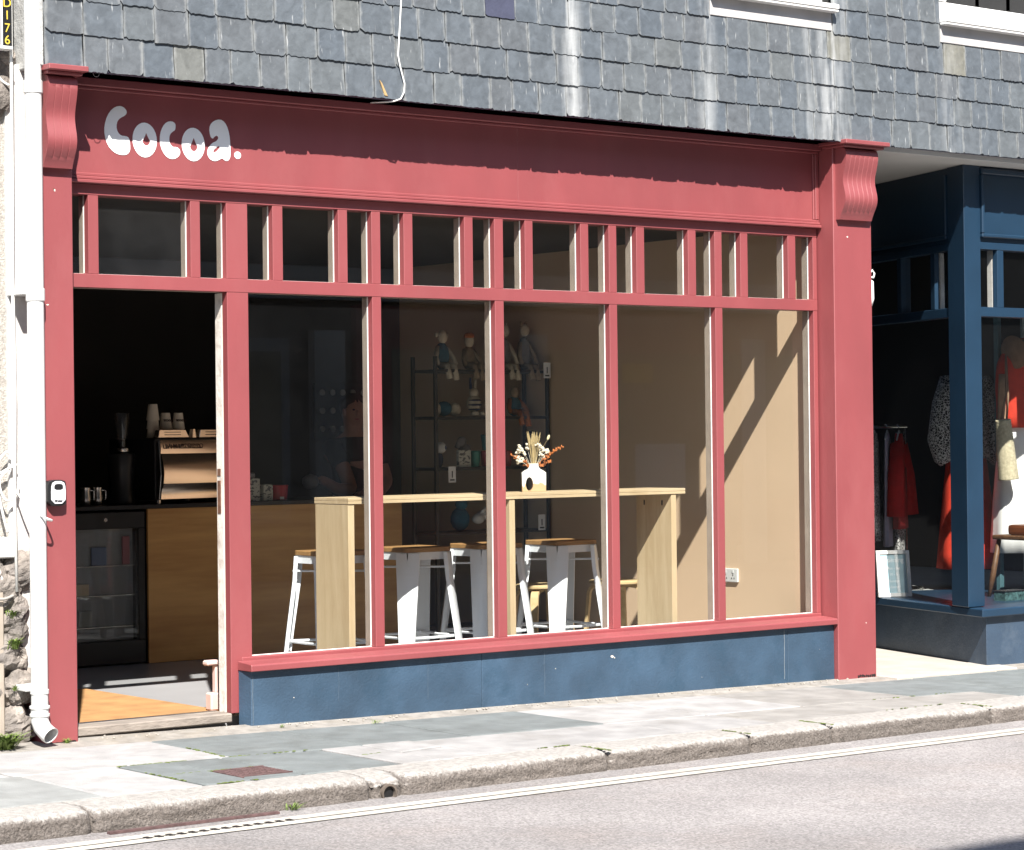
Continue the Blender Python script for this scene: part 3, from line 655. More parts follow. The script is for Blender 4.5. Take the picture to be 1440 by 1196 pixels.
CHIP = mat('bare_chip', (0.62, 0.56, 0.50), 0.8, 0.2, 60)
cq = random.Random(31)
def chip(par, x, y, z, rx, rz, m=None, name='paint_chip'):
    P = [(x+rx*math.cos(t*math.pi/4)*cq.uniform(0.5, 1.2), z+rz*math.sin(t*math.pi/4)*cq.uniform(0.5, 1.2)) for t in range(8)]
    plate(MB(), P, [], lambda p, t: (p[0], t, p[1]), y-0.0012, y-0.0002).build(name, m or CHIP, par)
chip(pl, -0.157, -0.13, 2.617, 0.006, 0.007); chip(pl, -0.162, -0.13, 2.622, 0.004, 0.006, RUST); chip(pr_, 5.03, -0.13, 2.618, 0.007, 0.006); chip(pl, -0.20, -0.13, 2.09, 0.008, 0.003); chip(pr_, 5.15, -0.13, 0.33, 0.006, 0.003)
for k in range(9): chip(pr_, 5.08+0.017*k, -0.13, g(5.1)+0.012+0.008*cq.random(), 0.011, 0.009*cq.uniform(0.5, 1.3), BLACKM, 'rotten_foot')
for k in range(8): chip(pl, -0.21+0.018*k, -0.13, g(-0.1)+0.006, 0.012, 0.006*cq.uniform(0.5, 1.6), BLACKM, 'rotten_foot')
srs = [o for o in sf.children if o.name.startswith('stall_riser')]
def crack(x, z0, z1, m, w_=0.0012, nm='crack'):
    pts = []; z = z0; xx = x
    while z < z1: pts.append((xx, z)); z += 0.022; xx += cq.uniform(-0.002, 0.002)
    P = [(p[0]-w_*cq.uniform(0.4, 1.2), p[1]) for p in pts]+[(p[0]+w_*cq.uniform(0.4, 1.2), p[1]) for p in pts[::-1]]
    plate(MB(), P, [], lambda p, t: (p[0], t, p[1]), -0.0992, -0.0982).build(nm, m, srs[0 if x < 2.3 else (1 if x < 4.53 else 2)])
PALEC = mat('pale_scuff', (0.075, 0.105, 0.14), 0.8, 0.2, 30)
crack(2.72, 0.08, 0.33, PALEC); crack(4.50, 0.04, 0.33, mat('pale_crack', (0.22, 0.24, 0.26), 0.8), 0.0014); crack(1.95, 0.12, 0.33, PALEC, 0.0008); crack(1.40, 0.15, 0.33, PALEC, 0.0007); crack(0.897, 0.07, 0.33, PALEC, 0.003)
for k in range(10):
    x = cq.uniform(0.95, 4.85); chip(srs[0 if x < 2.3 else (1 if x < 4.53 else 2)], x, -0.098, cq.uniform(0.07, 0.31), cq.uniform(0.001, 0.0035), cq.uniform(0.001, 0.003), CHIP if cq.random() < 0.4 else PALEC)
chip(srs[1], 3.195, -0.098, 0.255, 0.011, 0.010); chip(srs[1], 3.212, -0.098, 0.247, 0.004, 0.004)
# =================================================================== cafe interior shell
def st(name, m, *a): return tag(box(name, m, None, *a, bevel=0), kind='structure')
st('floor', FLOOR, -0.30, 4.93, 0.10, 5.0, 0.02, 0.10)
st('wall_right', TAN, 4.93, 5.05, 0.101, 5.0, 0.02, 3.0)
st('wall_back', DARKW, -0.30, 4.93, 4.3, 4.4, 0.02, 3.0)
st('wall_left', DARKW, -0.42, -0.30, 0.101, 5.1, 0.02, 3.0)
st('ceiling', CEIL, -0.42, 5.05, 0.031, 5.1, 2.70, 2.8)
mm = box('doormat', COIR, None, -0.20, 0.955, 0.16, 1.72, 0.1005, 0.110, 0.002)
tag(mm, 'orange-brown coir doormat just inside the open doorway', 'doormat')
# =================================================================== bar table
tb = thing('bar_table', 'long plywood bar table with thick panel legs behind the window', 'table', (2.85, 0.37, 0.10))
for k in range(2):
    box('tabletop', PLYT, tb, 1.684, 4.03, 0.215, 0.535, 1.120+0.0165*k, 1.1355+0.0168*k, 0.0015)
for x0, n in ((1.686, 1), (2.745, 1), (3.925, 1)):
    for k in range(n):
        box('leg', PLYL, tb, x0+0.0405*k, x0+0.0405*k+0.0385, 0.221+0.004*k, 0.528 if x0 != 2.745 else 0.43, 0.101, 1.119, 0.0015)
for y in (0.30, 0.455):
    MB().box(3.922, 3.9252, y-0.004, y+0.004, 1.055, 1.083).build('screw_hole', BLACKM, tb)
# =================================================================== stools
def make_stool(label, loc, rz):
    s = thing('bar_stool', label, 'stool', loc, 'white metal bar stools')
    O = Vector(loc); H = 0.755
    def at(x, y, z): return (O.x+x, O.y+y, O.z+z)
    mb = MB(); a = 0.156
    P = []
    for cx, cy, t0 in ((a-.03, a-.03, 0), (-a+.03, a-.03, 90), (-a+.03, -a+.03, 180), (a-.03, -a+.03, 270)):
        for k in range(5):
            t = math.radians(t0+22.5*k); P.append((cx+.03*math.cos(t), cy+.03*math.sin(t)))
    mb.prism(P, H-0.026, H, lambda p, t: at(p[0], p[1], t)); mb.build('seat', SEATW, s, 0.003)
    ap = MB(); b0 = 0.150
    for (x0, y0, x1, y1) in ((-b0, -b0, b0, -b0), (b0, -b0, b0, b0), (b0, b0, -b0, b0), (-b0, b0, -b0, -b0)):
        dx, dy = (x1-x0), (y1-y0); nx, ny = -dy*0.006/abs(dx+dy), dx*0.006/abs(dx+dy)
        ap.hexa([at(x0, y0, H-0.068), at(x1, y1, H-0.068), at(x1+nx, y1+ny, H-0.068), at(x0+nx, y0+ny, H-0.068), at(x0, y0, H-0.027), at(x1, y1, H-0.027), at(x1+nx, y1+ny, H-0.027), at(x0+nx, y0+ny, H-0.027)])
    ap.build('apron', STOOLW, s)
    for sx in (-1, 1):
        for sy in (-1, 1):
            # pressed sheet-metal leg: wide plate across the corner with folded edges, splayed and tapering
            m = MB(); q7 = 0.70711
            def c(rad, w, z, dp=0.030, th=0.004):
                P = [(-w/2, -0.008), (-w/4, 0.0), (w/4, 0.0), (w/2, -0.008), (w/2, -dp), (w/2-th, -dp), (w/2-th, -0.010), (-w/2+th, -0.010), (-w/2+th, -dp), (-w/2, -dp)]
                return [at(sx*q7*(rad+r)-sy*q7*t, sy*q7*(rad+r)+sx*q7*t, z) for t, r in P]
            rings = [c(0.208, 0.132, H-0.03), c(0.218, 0.122, H-0.16), c(0.258, 0.096, H*0.42), c(0.298, 0.072, 0.012)]
            V = [p for R_ in rings for p in R_]; F = [tuple(range(10)), tuple(range(30, 40))[::-1]]
            for r in range(3): F += [(r*10+i, r*10+(i+1) % 10, (r+1)*10+(i+1) % 10, (r+1)*10+i) for i in range(10)]
            m.add(V, F); lg = m.build('leg', STOOLW, s, smooth=True); bot = 0.212
            MB().lathe([(0.016, 0.0), (0.019, 0.004), (0.017, 0.013)], at(sx*(bot-0.015), sy*(bot-0.015), 0), 10).build('foot', BLACKP, lg)
    for z, r, name in ((0.262, 0.183, 'footrest'), ):
        for (x0, y0, x1, y1) in ((-1, -1, 1, -1), (1, -1, 1, 1), (1, 1, -1, 1), (-1, 1, -1, -1)):
            MB().tube([at(x0*r, y0*r, z), at((x0+x1)/2*r*0.93, (y0+y1)/2*r*0.93, z-0.004), at(x1*r, y1*r, z)], 0.008, 6).build(name, STOOLW, s)
    MB().tube([at(-0.157, -0.157, H-0.11), at(0.157, 0.157, H-0.11)], 0.006, 6).build('cross_brace', STOOLW, s)
    MB().tube([at(0.157, -0.157, H-0.112), at(-0.157, 0.157, H-0.112)], 0.006, 6).build('cross_brace', STOOLW, s)
    MB().box(O.x-0.018, O.x+0.018, O.y-0.018, O.y+0.018, O.z+H-0.13, O.z+H-0.096).build('brace_cap', BLACKP, s)
    return s
make_stool('white metal stool behind the left panel leg of the bar table', (1.975, 0.80, 0.10), 0)
make_stool('white metal stool seen whole in the second tall pane', (2.515, 0.80, 0.10), 0)
make_stool('white metal stool half hidden by the third window mullion', (3.025, 0.80, 0.10), 0)
make_stool('white metal stool under the vase, in the middle pane', (3.575, 0.80, 0.10), 0)
# low bentwood stools
def bent_stool(label, cx, cy):
    s = thing('bentwood_stool', label, 'stool', (cx, cy, 0.10), 'low birch stools')
    MB().lathe([(0.155, 0.0), (0.165, 0.006), (0.165, 0.018), (0.158, 0.024)], (cx, cy, 0.53), 24).build('seat', BIRCH, s, smooth=True)
    for k in range(4):
        a = math.radians(35+90*k); dx, dy = math.cos(a), math.sin(a); nx, ny = -dy, dx
        path = [(0.04, 0.519), (0.10, 0.519), (0.135, 0.515), (0.158, 0.50), (0.168, 0.475), (0.175, 0.40), (0.19, 0.25), (0.205, 0.102)]
        m = MB(); V = []
        for i, (r, z) in enumerate(path):
            p0 = path[max(i-1, 0)]; p1 = path[min(i+1, len(path)-1)]; tx, tz = p1[0]-p0[0], p1[1]-p0[1]; l = math.hypot(tx, tz); ux, uz = -tz/l*0.0095, tx/l*0.0095
            for sgn, w_ in ((1, -0.024), (1, 0.024), (-1, 0.024), (-1, -0.024)):
                rr = r+ux*sgn; V.append((cx+dx*rr+nx*w_, cy+dy*rr+ny*w_, z+uz*sgn))
        n = len(path); F = [(i*4+j, i*4+(j+1) % 4, (i+1)*4+(j+1) % 4, (i+1)*4+j) for i in range(n-1) for j in range(4)]+[(0,1,2,3), tuple(range((n-1)*4, n*4))[::-1]]
        m.add(V, F); m.build('leg', BIRCH, s, smooth=True)
bent_stool('low round birch stool with bent legs, behind the white stool under the vase', 3.93, 1.42)
bent_stool('low round birch stool with bent legs, beside the right table leg', 4.50, 1.40)
# =================================================================== vase with dried flowers
vx, vy, vz = 3.035, 0.37, 1.1535
va = thing('vase', 'white ceramic vase with oval hole and tan dipped base on the bar table', 'vase', (vx, vy, vz))
CER = bpy.data.materials.new('dipped_ceramic'); CER.use_nodes = True
n = CER.node_tree.nodes; L = CER.node_tree.links; b = n['Principled BSDF']; b.inputs['Roughness'].default_value = 0.5
geo = n.new('ShaderNodeNewGeometry'); sp = n.new('ShaderNodeSeparateXYZ'); L.new(geo.outputs['Position'], sp.inputs[0])
nz = n.new('ShaderNodeTexNoise'); nz.inputs['Scale'].default_value = 60; nz.inputs['Detail'].default_value = 0
mp = n.new('ShaderNodeMapping'); mp.inputs['Scale'].default_value = (1, 1, 0.05); L.new(geo.outputs['Position'], mp.inputs[0]); L.new(mp.outputs[0], nz.inputs['Vector'])
ma_ = n.new('ShaderNodeMath'); ma_.operation = 'MULTIPLY_ADD'; ma_.inputs[1].default_value = 0.05; L.new(nz.outputs[0], ma_.inputs[0]); ma_.inputs[2].default_value = vz+0.012
lt = n.new('ShaderNodeMath'); lt.operation = 'LESS_THAN'; L.new(sp.outputs[2], lt.inputs[0]); L.new(ma_.outputs[0], lt.inputs[1])
mx = n.new('ShaderNodeMix'); mx.data_type = 'RGBA'; L.new(lt.outputs[0], mx.inputs[0]); mx.inputs[6].default_value = (0.74, 0.72, 0.68, 1); mx.inputs[7].default_value = (0.50, 0.34, 0.19, 1)
L.new(mx.outputs[2], b.inputs['Base Color'])
va_ang = math.radians(-33); ca, sa = math.cos(va_ang), math.sin(va_ang)
out = [(-0.066, 0), (0.066, 0), (0.067, 0.105), (0.052, 0.117), (0.034, 0.126), (0.026, 0.138), (0.023, 0.156), (-0.023, 0.156), (-0.026, 0.138), (-0.034, 0.126), (-0.052, 0.117), (-0.067, 0.105)]
hole = [(-0.026+0.021*math.cos(2*math.pi*k/18), 0.043+0.038*math.sin(2*math.pi*k/18)) for k in range(18)]
plate(MB(), out, [hole], lambda p, t: (vx+p[0]*ca-t*sa, vy+p[0]*sa+t*ca, vz+p[1]), -0.026, 0.026).build('body', CER, va, 0.004, smooth=True)
fl = thing('dried_flowers', 'bunch of dried flowers, bunny tails and rust leaves in the white vase', 'flowers', (vx, vy, vz+0.15))
fr = random.Random(5)
DRY = mat('dried_grass', (0.36, 0.27, 0.13), 0.9, 0.2, 40); DRYW = mat('dried_white', (0.66, 0.60, 0.48), 0.9, 0.12, 40); DRYO = mat('rust_leaf', (0.42, 0.13, 0.03), 0.8, 0.3, 30); BUN = mat('bunny_tail', (0.60, 0.52, 0.33), 0.95, 0.15, 60)
def vp(a, r, h): return (vx+r*ca*math.cos(a)-r*0.6*sa*math.sin(a), vy+r*sa*math.cos(a)+r*0.6*ca*math.sin(a), vz+0.15+h)
stems = MB(); plumes = MB()
for k in range(26):
    a = fr.uniform(-0.9, 0.9)+ (0 if fr.random() < .5 else math.pi); r = fr.uniform(0.0, 0.045); h = fr.uniform(0.12, 0.185)
    stems.tube([vp(a, r*0.2, -0.03), vp(a, r*0.6, h*0.5), vp(a, r, h)], [0.0016, 0.0013, 0.0008], 5)
    plumes.tube([vp(a, r*0.72, h*0.65), vp(a, r*0.86, h*0.85), vp(a, r*1.0, h*1.02)], [0.002, 0.0055, 0.001], 6)
stems.build('stem', DRY, fl); plumes.build('plume', DRY, fl)
for a, r, h in ((3.1, 0.075, 0.09), (3.3, 0.055, 0.065), (2.9, 0.09, 0.055), (3.0, 0.065, 0.03), (3.4, 0.085, 0.02), (0.1, 0.055, 0.085), (-0.1, 0.075, 0.075), (0.2, 0.03, 0.115), (0.0, 0.05, 0.05), (3.2, 0.035, 0.095)):
    m = MB(); c = vp(a, r, h)
    for k in range(9): m.blob((c[0]+fr.gauss(0, 0.009), c[1]+fr.gauss(0, 0.006), c[2]+fr.gauss(0, 0.009)), 0.008, 0.008, 0.007, 6, 4, 0.2, seed=k)
    m.tube([vp(a, r*0.2, -0.02), vp(a, r*0.7, h*0.6), c], 0.001, 4); m.build('white_bloom', DRYW, fl)
def leaf(mb, p, d, l, w_):
    d = Vector(d).normalized(); s_ = d.cross(Vector((fr.uniform(-.6, .6), -1, fr.uniform(-.6, .6)))).normalized(); nn = s_.cross(d)
    p = Vector(p); mb.add([p, p+d*l*0.4+s_*w_+nn*0.001, p+d*l, p+d*l*0.4-s_*w_+nn*0.001, p+d*l*0.4+nn*0.004], [(0,1,4),(1,2,4),(2,3,4),(3,0,4)])
for (a, tipr, tiph, nl) in ((0.0, 0.165, 0.10, 26), (3.14, 0.125, 0.055, 18), (0.1, 0.10, 0.02, 14), (3.0, 0.06, 0.0, 10)):
    m = MB(); pts = [vp(a, tipr*t, -0.02+(tiph+0.02)*(t**0.8)) for t in (0.05, 0.3, 0.55, 0.8, 1.0)]; m.tube(pts, [0.0016, .0014, .0012, .001, .0007], 5)
    for k in range(nl):
        t = 0.3+0.7*k/nl; q = Vector(vp(a, tipr*t, -0.02+(tiph+0.02)*(t**0.8)))
        leaf(m, q, (fr.gauss(0.3*math.cos(a), 0.6), fr.gauss(0, 0.6), fr.gauss(0.25, 0.8)), 0.024*(1.15-0.55*t), 0.009*(1.15-0.5*t))
    m.build('rust_sprig', DRYO, fl, fix=False)
m = MB(); m.tube([vp(0, 0.02, 0.0), vp(0, 0.055, 0.10), vp(0, 0.078, 0.135)], 0.0009, 4); m.build('bunny_stem', DRY, fl)
MB().blob(vp(0, 0.085, 0.15), 0.008, 0.008, 0.017, 8, 6, 0.08, Matrix.Rotation(0.5, 3, 'Y')).build('bunny_tail', BUN, fl, smooth='all')
# =================================================================== wall socket
so_ = thing('wall_socket', 'white double power socket low on the tan wall', 'socket', (4.93, 0.80, 0.58))
box('face_plate', PVC, so_, 4.914, 4.9295, 0.725, 0.872, 0.545, 0.63, 0.004)
for y in (0.765, 0.832):
    box('switch', PVC, so_, 4.911, 4.9138, y-0.008, y+0.008, 0.602, 0.622, 0.001)
    for dy, dz in ((0, 0.012), (-0.011, -0.008), (0.011, -0.008)): MB().box(4.9125, 4.9139, y+dy-0.003, y+dy+0.003, 0.578+dz-0.004, 0.578+dz+0.004).build('pin_hole', BLACKP, so_)
# =================================================================== counter, fridge, coffee machine
ct = thing('service_counter', 'plywood fronted service counter with black worktop at the back', 'counter', (2.6, 3.1, 0.10))
box('worktop', BLACKP, ct, 1.15, 3.95, 2.82, 3.50, 1.045, 1.072, 0.003)
pan = [1.995, 2.72, 3.40, 3.90]
for a, b in zip(pan, pan[1:]): box('front_panel', PLYC, ct, a, b-0.002, 2.85, 2.87, 0.102, 1.0445, 0.001)
box('carcass', DARKW, ct, 2.0, 3.89, 2.88, 3.45, 0.102, 1.043)
fd = thing('display_fridge', 'black under-counter fridge with glass door below the espresso grinder', 'fridge', (1.72, 3.1, 0.10))
box('body', BLACKP, fd, 1.44, 1.985, 2.93, 3.42, 0.105, 1.035, 0.004)
dr = MB()
for a in ((1.445, 1.98, 0.93, 1.03), (1.445, 1.98, 0.11, 0.25), (1.445, 1.49, 0.2505, 0.9295), (1.935, 1.98, 0.2505, 0.9295)): dr.box(a[0], a[1], 2.862, 2.90, a[2], a[3])
dr = dr.build('door', BLACKP, fd, 0.003)
MB().box(1.4905, 1.9345, 2.868, 2.874, 0.251, 0.929).build('door_glass', GLASSD, dr)
MB().lathe([(0.012, 0), (0.014, 0.002), (0.012, 0.004)], (1.71, 2.861, 0.985), 12, rot=Matrix.Rotation(math.pi/2, 3, 'X')).build('lock', STEEL, dr)
box('lining', mat('fridge_lining', (0.24, 0.24, 0.25), 0.5, 0.1, 4), fd, 1.49, 1.93, 2.925, 2.9295, 0.25, 0.93)
for z in (0.33, 0.52, 0.70): box('shelf', STEEL, fd, 1.50, 1.925, 2.905, 2.922, z, z+0.008, 0.001)
for k, (x0, wd, z0, h, c) in enumerate(((1.52, 0.10, 0.53, 0.07, (0.5, 0.42, 0.3)), (1.64, 0.1, 0.71, 0.11, (0.12, 0.16, 0.28)), (1.85, 0.05, 0.71, 0.17, (0.35, 0.12, 0.14)), (1.55, 0.09, 0.34, 0.10, (0.3, 0.3, 0.28)))):
    tag(box('drink_carton', mat('carton%d' % k, c, 0.5), None, x0, x0+wd, 2.906, 2.920, z0-0.0005+0.0, z0+h, 0.003), ['pale sandwich pack on the middle fridge shelf', 'blue carton on the top fridge shelf', 'pink carton at the right of the top fridge shelf', 'grey pack on the bottom fridge shelf'][k], 'carton', 'packs in the fridge')
# espresso machine
COPPER = mat('polished_copper_steel', (0.95, 0.80, 0.68), 0.20, 0.03, 2, metal=1.0)
em = thing('espresso_machine', 'polished espresso machine with copper-toned mirror panels on the counter', 'coffee machine', (2.5, 3.1, 1.073))
box('body', BLACKP, em, 2.06, 2.71, 2.95, 3.40, 1.095, 1.475, 0.006)
def bent_panel(z0, z1, y0, y1, amp):
    m = MB(); V = []; nx, nz_ = 14, 6
    for j in range(nz_+1):
        t = j/nz_
        for i in range(nx+1):
            x = 2.085+0.61*i/nx; V.append((x, y0+(y1-y0)*t-amp*math.sin(math.pi*t)+0.0012*math.sin(x*7+t*2), z0+(z1-z0)*t))
    F = [(j*(nx+1)+i, j*(nx+1)+i+1, (j+1)*(nx+1)+i+1, (j+1)*(nx+1)+i) for j in range(nz_) for i in range(nx)]
    m.add(V, F); return m.build('mirror_panel', COPPER, em, smooth='all', fix=False)
bent_panel(1.380, 1.462, 2.925, 2.935, 0.004); bent_panel(1.195, 1.377, 2.90, 2.925, 0.018); bent_panel(1.10, 1.192, 2.925, 2.90, -0.008)
for x in (2.072, 2.702): MB().tube([(x, 2.93, 1.10), (x, 2.91, 1.25), (x, 2.93, 1.46)], 0.006, 8).build('side_trim', STEEL, em)
for x0, x1 in ((2.07, 2.32), (2.40, 2.66)):
    m = MB(); m.hexa([(x0, 2.93, 1.478), (x1, 2.93, 1.478), (x1, 2.98, 1.478), (x0, 2.98, 1.478), (x0+0.01, 2.93, 1.528), (x1-0.03, 2.93, 1.528), (x1-0.03, 2.97, 1.528), (x0+0.01, 2.97, 1.528)]); gr = m.build('cup_rail', COPPER, em, 0.003)
    for dz in (0.018, 0.034): MB().box(x0+0.05, x1-0.07, 2.9285, 2.9295, 1.476+dz, 1.480+dz).build('slot', BLACKP, gr)
MB().hexa([(2.345, 2.93, 1.478), (2.375, 2.93, 1.478), (2.375, 2.97, 1.478), (2.345, 2.97, 1.478), (2.352, 2.93, 1.53), (2.366, 2.93, 1.53), (2.366, 2.96, 1.53), (2.352, 2.96, 1.53)]).build('cup_rail_post', COPPER, em)
text_mesh('maker_name', 'LA MARZOCCO', 0.042, mat('dark_lettering', (0.03, 0.01, 0.008), 0.5), em, frame_front(2.265, 2.9155, 1.424), 0.0008, 1.02)
for x in (2.12, 2.65): MB().lathe([(0.02, 0), (0.02, 0.022)], (x, 3.0, 1.0725), 10).build('foot', STEEL, em)
for x in (2.12, 2.65): MB().lathe([(0.02, 0), (0.02, 0.022)], (x, 3.35, 1.0725), 10).build('foot', STEEL, em)
em.rotation_euler = (0, 0, math.radians(10)); em.location = (2.49, 3.13, 1.073)
# upside-down paper cups
CUP = mat('paper_cup', (0.74, 0.66, 0.54), 0.7, 0.05, 6)
for k, (x, n_, nm) in enumerate(((2.135, 3, 'tallest stack of plain paper cups on the espresso machine'), (2.225, 2, 'middle stack of printed paper cups on the espresso machine'), (2.315, 2, 'right stack of printed paper cups on the espresso machine'))):
    cu = thing('paper_cup_stack', nm, 'cups', (x, 3.02, 1.476), 'paper cup stacks'); z = 1.5295-0.053
    for j in range(n_): MB().lathe([(0.040, 0.0), (0.041, 0.004), (0.028, 0.100), (0.026, 0.101)], (x, 3.02, z+0.055*j+0.0), 18).build('cup', CUP, cu, smooth=True)
    if k: text_mesh('cup_print', 'Cocoa', 0.026, mat('dark_lettering', (0, 0, 0)), cu, Matrix.Translation((x, 2.9855, z+0.055*(n_-1)+0.052)) @ Matrix.Rotation(math.pi/2-0.13, 4, 'X') @ Matrix.Rotation(math.pi, 4, 'Z'), 0.0006)
# grinder
gd = thing('coffee_grinder', 'black coffee grinder with clear bean hopper beside the espresso machine', 'grinder', (1.93, 3.05, 1.073))
MB().lathe([(0.085, 0), (0.088, 0.01), (0.082, 0.05), (0.075, 0.10), (0.082, 0.22), (0.090, 0.29), (0.086, 0.31), (0.05, 0.32)], (1.93, 3.06, 1.0725), 20).build('body', BLACKP, gd, smooth=True)
MB().lathe([(0.046, 0), (0.048, 0.004), (0.048, 0.022), (0.044, 0.026)], (1.93, 3.04, 1.393), 18).build('collar', STEEL, gd, smooth=True)
MB().lathe([(0.025, 0), (0.032, 0.06), (0.046, 0.15), (0.048, 0.21), (0.042, 0.214), (0.044, 0.205), (0.040, 0.15), (0.028, 0.06), (0.020, 0.004)], (1.93, 3.04, 1.42), 18).build('hopper', GLASSD, gd, smooth=True)
for k, x in enumerate((1.635, 1.715)):
    j = thing('milk_jug', ['left steel milk jug at the end of the counter', 'right steel milk jug, next to the grinder'][k], 'jug', (x, 2.97, 1.073), 'steel milk jugs')
    MB().lathe([(0.033, 0), (0.036, 0.004), (0.034, 0.05), (0.030, 0.09), (0.033, 0.108), (0.031, 0.108), (0.028, 0.088)], (x, 2.97, 1.0725), 18).build('body', STEEL, j, smooth=True)
    MB().tube([(x+0.03, 2.965, 1.165), (x+0.052, 2.955, 1.16), (x+0.05, 2.955, 1.11), (x+0.034, 2.965, 1.10)], 0.004, 6).build('handle', STEEL, j, smooth=True)
# boxes and tub on the counter
CART = bpy.data.materials.new('printed_carton'); CART.use_nodes = True
n = CART.node_tree.nodes; L = CART.node_tree.links; b = n['Principled BSDF']; b.inputs['Roughness'].default_value = 0.6
geo = n.new('ShaderNodeNewGeometry'); mp = n.new('ShaderNodeMapping'); mp.inputs['Scale'].default_value = (40, 10, 75); L.new(geo.outputs['Position'], mp.inputs[0])
v = n.new('ShaderNodeTexNoise'); v.inputs['Scale'].default_value = 1; v.inputs['Detail'].default_value = 1; L.new(mp.outputs[0], v.inputs['Vector'])
cr = n.new('ShaderNodeValToRGB'); cr.color_ramp.interpolation = 'CONSTANT'; cr.color_ramp.elements[0].color = (0.10, 0.10, 0.10, 1); cr.color_ramp.elements[1].color = (0.46, 0.45, 0.38, 1); cr.color_ramp.elements[1].position = 0.42
L.new(v.outputs[0], cr.inputs[0]); L.new(cr.outputs[0], b.inputs['Base Color'])
bx1 = thing('carton', 'taller pale printed carton on the counter behind the first pane', 'carton', (2.78, 2.92, 1.073), 'pale cartons')
box('body', CART, bx1, 2.735, 2.822, 2.88, 2.95, 1.0725, 1.215, 0.002); box('cap', GREY, bx1, 2.755, 2.80, 2.895, 2.935, 1.2155, 1.25, 0.008)
bx2 = tag(MB().box(2.848, 2.918, 2.88, 2.95, 1.0725, 1.175).build('carton', CART, None, 0.002, loc=(2.88, 2.9, 1.073)), 'shorter pale printed carton beside the red tub', 'carton', 'pale cartons')
rt_ = thing('red_tub', 'red plastic tub with white label on the counter', 'tub', (2.99, 2.93, 1.073))
MB().lathe([(0.050, 0), (0.056, 0.005), (0.061, 0.085), (0.064, 0.086), (0.064, 0.095), (0.060, 0.096)], (2.99, 2.93, 1.0725), 22).build('body', mat('red_plastic', (0.34, 0.008, 0.012), 0.4), rt_, smooth=True)
MB().box(2.965, 2.995, 2.8702, 2.8708, 1.078, 1.094).build('paper_label', WHITE, rt_)
# =================================================================== black shelf unit with soft toys
su = thing('shelf_unit', 'tall black metal shelf rack of toys and cups at the back right', 'shelf', (4.43, 2.72, 0.10))
for x in (3.965, 4.90):
    for y in (2.55, 2.80): box('upright', BLACKM, su, x-0.011, x+0.011, y-0.011, y+0.011, 0.101, 1.99 if x < 4.5 else 1.93, 0.001)
SHZ = [0.22, 0.838, 1.262, 1.597, 1.905]
for z in SHZ: box('shelf', BLACKM, su, 3.977, 4.888, 2.54, 2.81, z-0.02, z, 0.001)
def toy(name, label, cat, x, z, parts, mats, y=2.66, group='soft toys on the rack'):
    t = thing(name, label, cat, (x, y, z), group)
    for i, (nm, kind, a, mi) in enumerate(parts):
        m = MB()
        if kind == 'b': m.blob((x+a[0], y+a[1], z+a[2]), a[3], a[4], a[5], 10, 7)
        elif kind == 't': m.tube([(x+p[0], y+p[1], z+p[2]) for p in a[0]], a[1], 7)
        m.build(nm, mats[mi], t, smooth='all')
    return t
PLC = mat('plush_cream', (0.46, 0.40, 0.30), 0.95, 0.15, 40); PLB = mat('plush_blue', (0.02, 0.10, 0.15), 0.95, 0.15, 40); PLT = mat('plush_tan', (0.26, 0.19, 0.12), 0.95, 0.15, 40); PLO = mat('plush_orange', (0.35, 0.10, 0.015), 0.95, 0.1, 40); PLN = mat('plush_navy', (0.012, 0.02, 0.06), 0.95, 0.1, 40); PLG = mat('plush_grey', (0.18, 0.16, 0.15), 0.95, 0.15, 40); PLW = mat('plush_white', (0.55, 0.54, 0.50), 0.95, 0.1, 40)
def sitter(h, w_, hs, dress=1, limb=0, head=0, ears=None):
    P = [('body', 'b', (0, 0, h*0.33, w_, w_*0.8, h*0.34), dress), ('head', 'b', (0, -0.01, h*0.80, hs, hs*0.9, hs*1.25), head),
         ('arm', 't', ([(-w_*0.6, 0, h*0.55), (-w_*1.25, -0.03, h*0.3), (-w_*1.35, -0.06, h*0.12)], [0.018, 0.016, 0.014]), limb), ('arm', 't', ([(w_*0.6, 0, h*0.55), (w_*1.25, -0.03, h*0.3), (w_*1.3, -0.06, h*0.12)], [0.018, 0.016, 0.014]), limb),
         ('leg', 't', ([(-w_*0.4, -0.02, 0.03), (-w_*0.5, -0.10, 0.02), (-w_*0.5, -0.125, -0.06)], [0.022, 0.02, 0.02]), limb), ('leg', 't', ([(w_*0.4, -0.02, 0.03), (w_*0.5, -0.10, 0.02), (w_*0.5, -0.125, -0.07)], [0.022, 0.02, 0.02]), limb)]
    for s_ in (-1, 1):
        if ears == 'up': P.append(('ear', 't', ([(s_*hs*0.4, 0, h*0.80+hs), (s_*hs*0.7, 0, h*0.80+hs*1.7)], [0.012, 0.006]), limb))
        if ears == 'out': P.append(('ear', 'b', (s_*hs*1.15, 0, h*0.85, hs*0.35, 0.012, hs*0.45), limb))
    return P
toy('soft_toy', 'soft toy in a teal jumper at the left of the top shelf', 'soft toy', 4.10, 1.906, sitter(0.27, 0.055, 0.036, 1, 0, 0, 'out'), [PLC, PLB])
toy('soft_toy', 'soft toy in a rust bobble hat on the top shelf', 'soft toy', 4.32, 1.906, sitter(0.24, 0.05, 0.035, 2, 2, 0)+[('hat', 'b', (0, -0.01, 0.225, 0.036, 0.034, 0.025), 1)], [PLC, PLO, PLT])
toy('soft_toy', 'pale long-faced soft toy behind the mullion on the top shelf', 'soft toy', 4.62, 1.906, sitter(0.33, 0.05, 0.034, 1, 0, 0, 'up'), [PLC, PLG])
toy('soft_toy', 'pale long-faced soft toy at the right end of the top shelf', 'soft toy', 4.79, 1.906, sitter(0.34, 0.05, 0.034, 1, 2, 0, 'up'), [PLC, PLG, PLT])
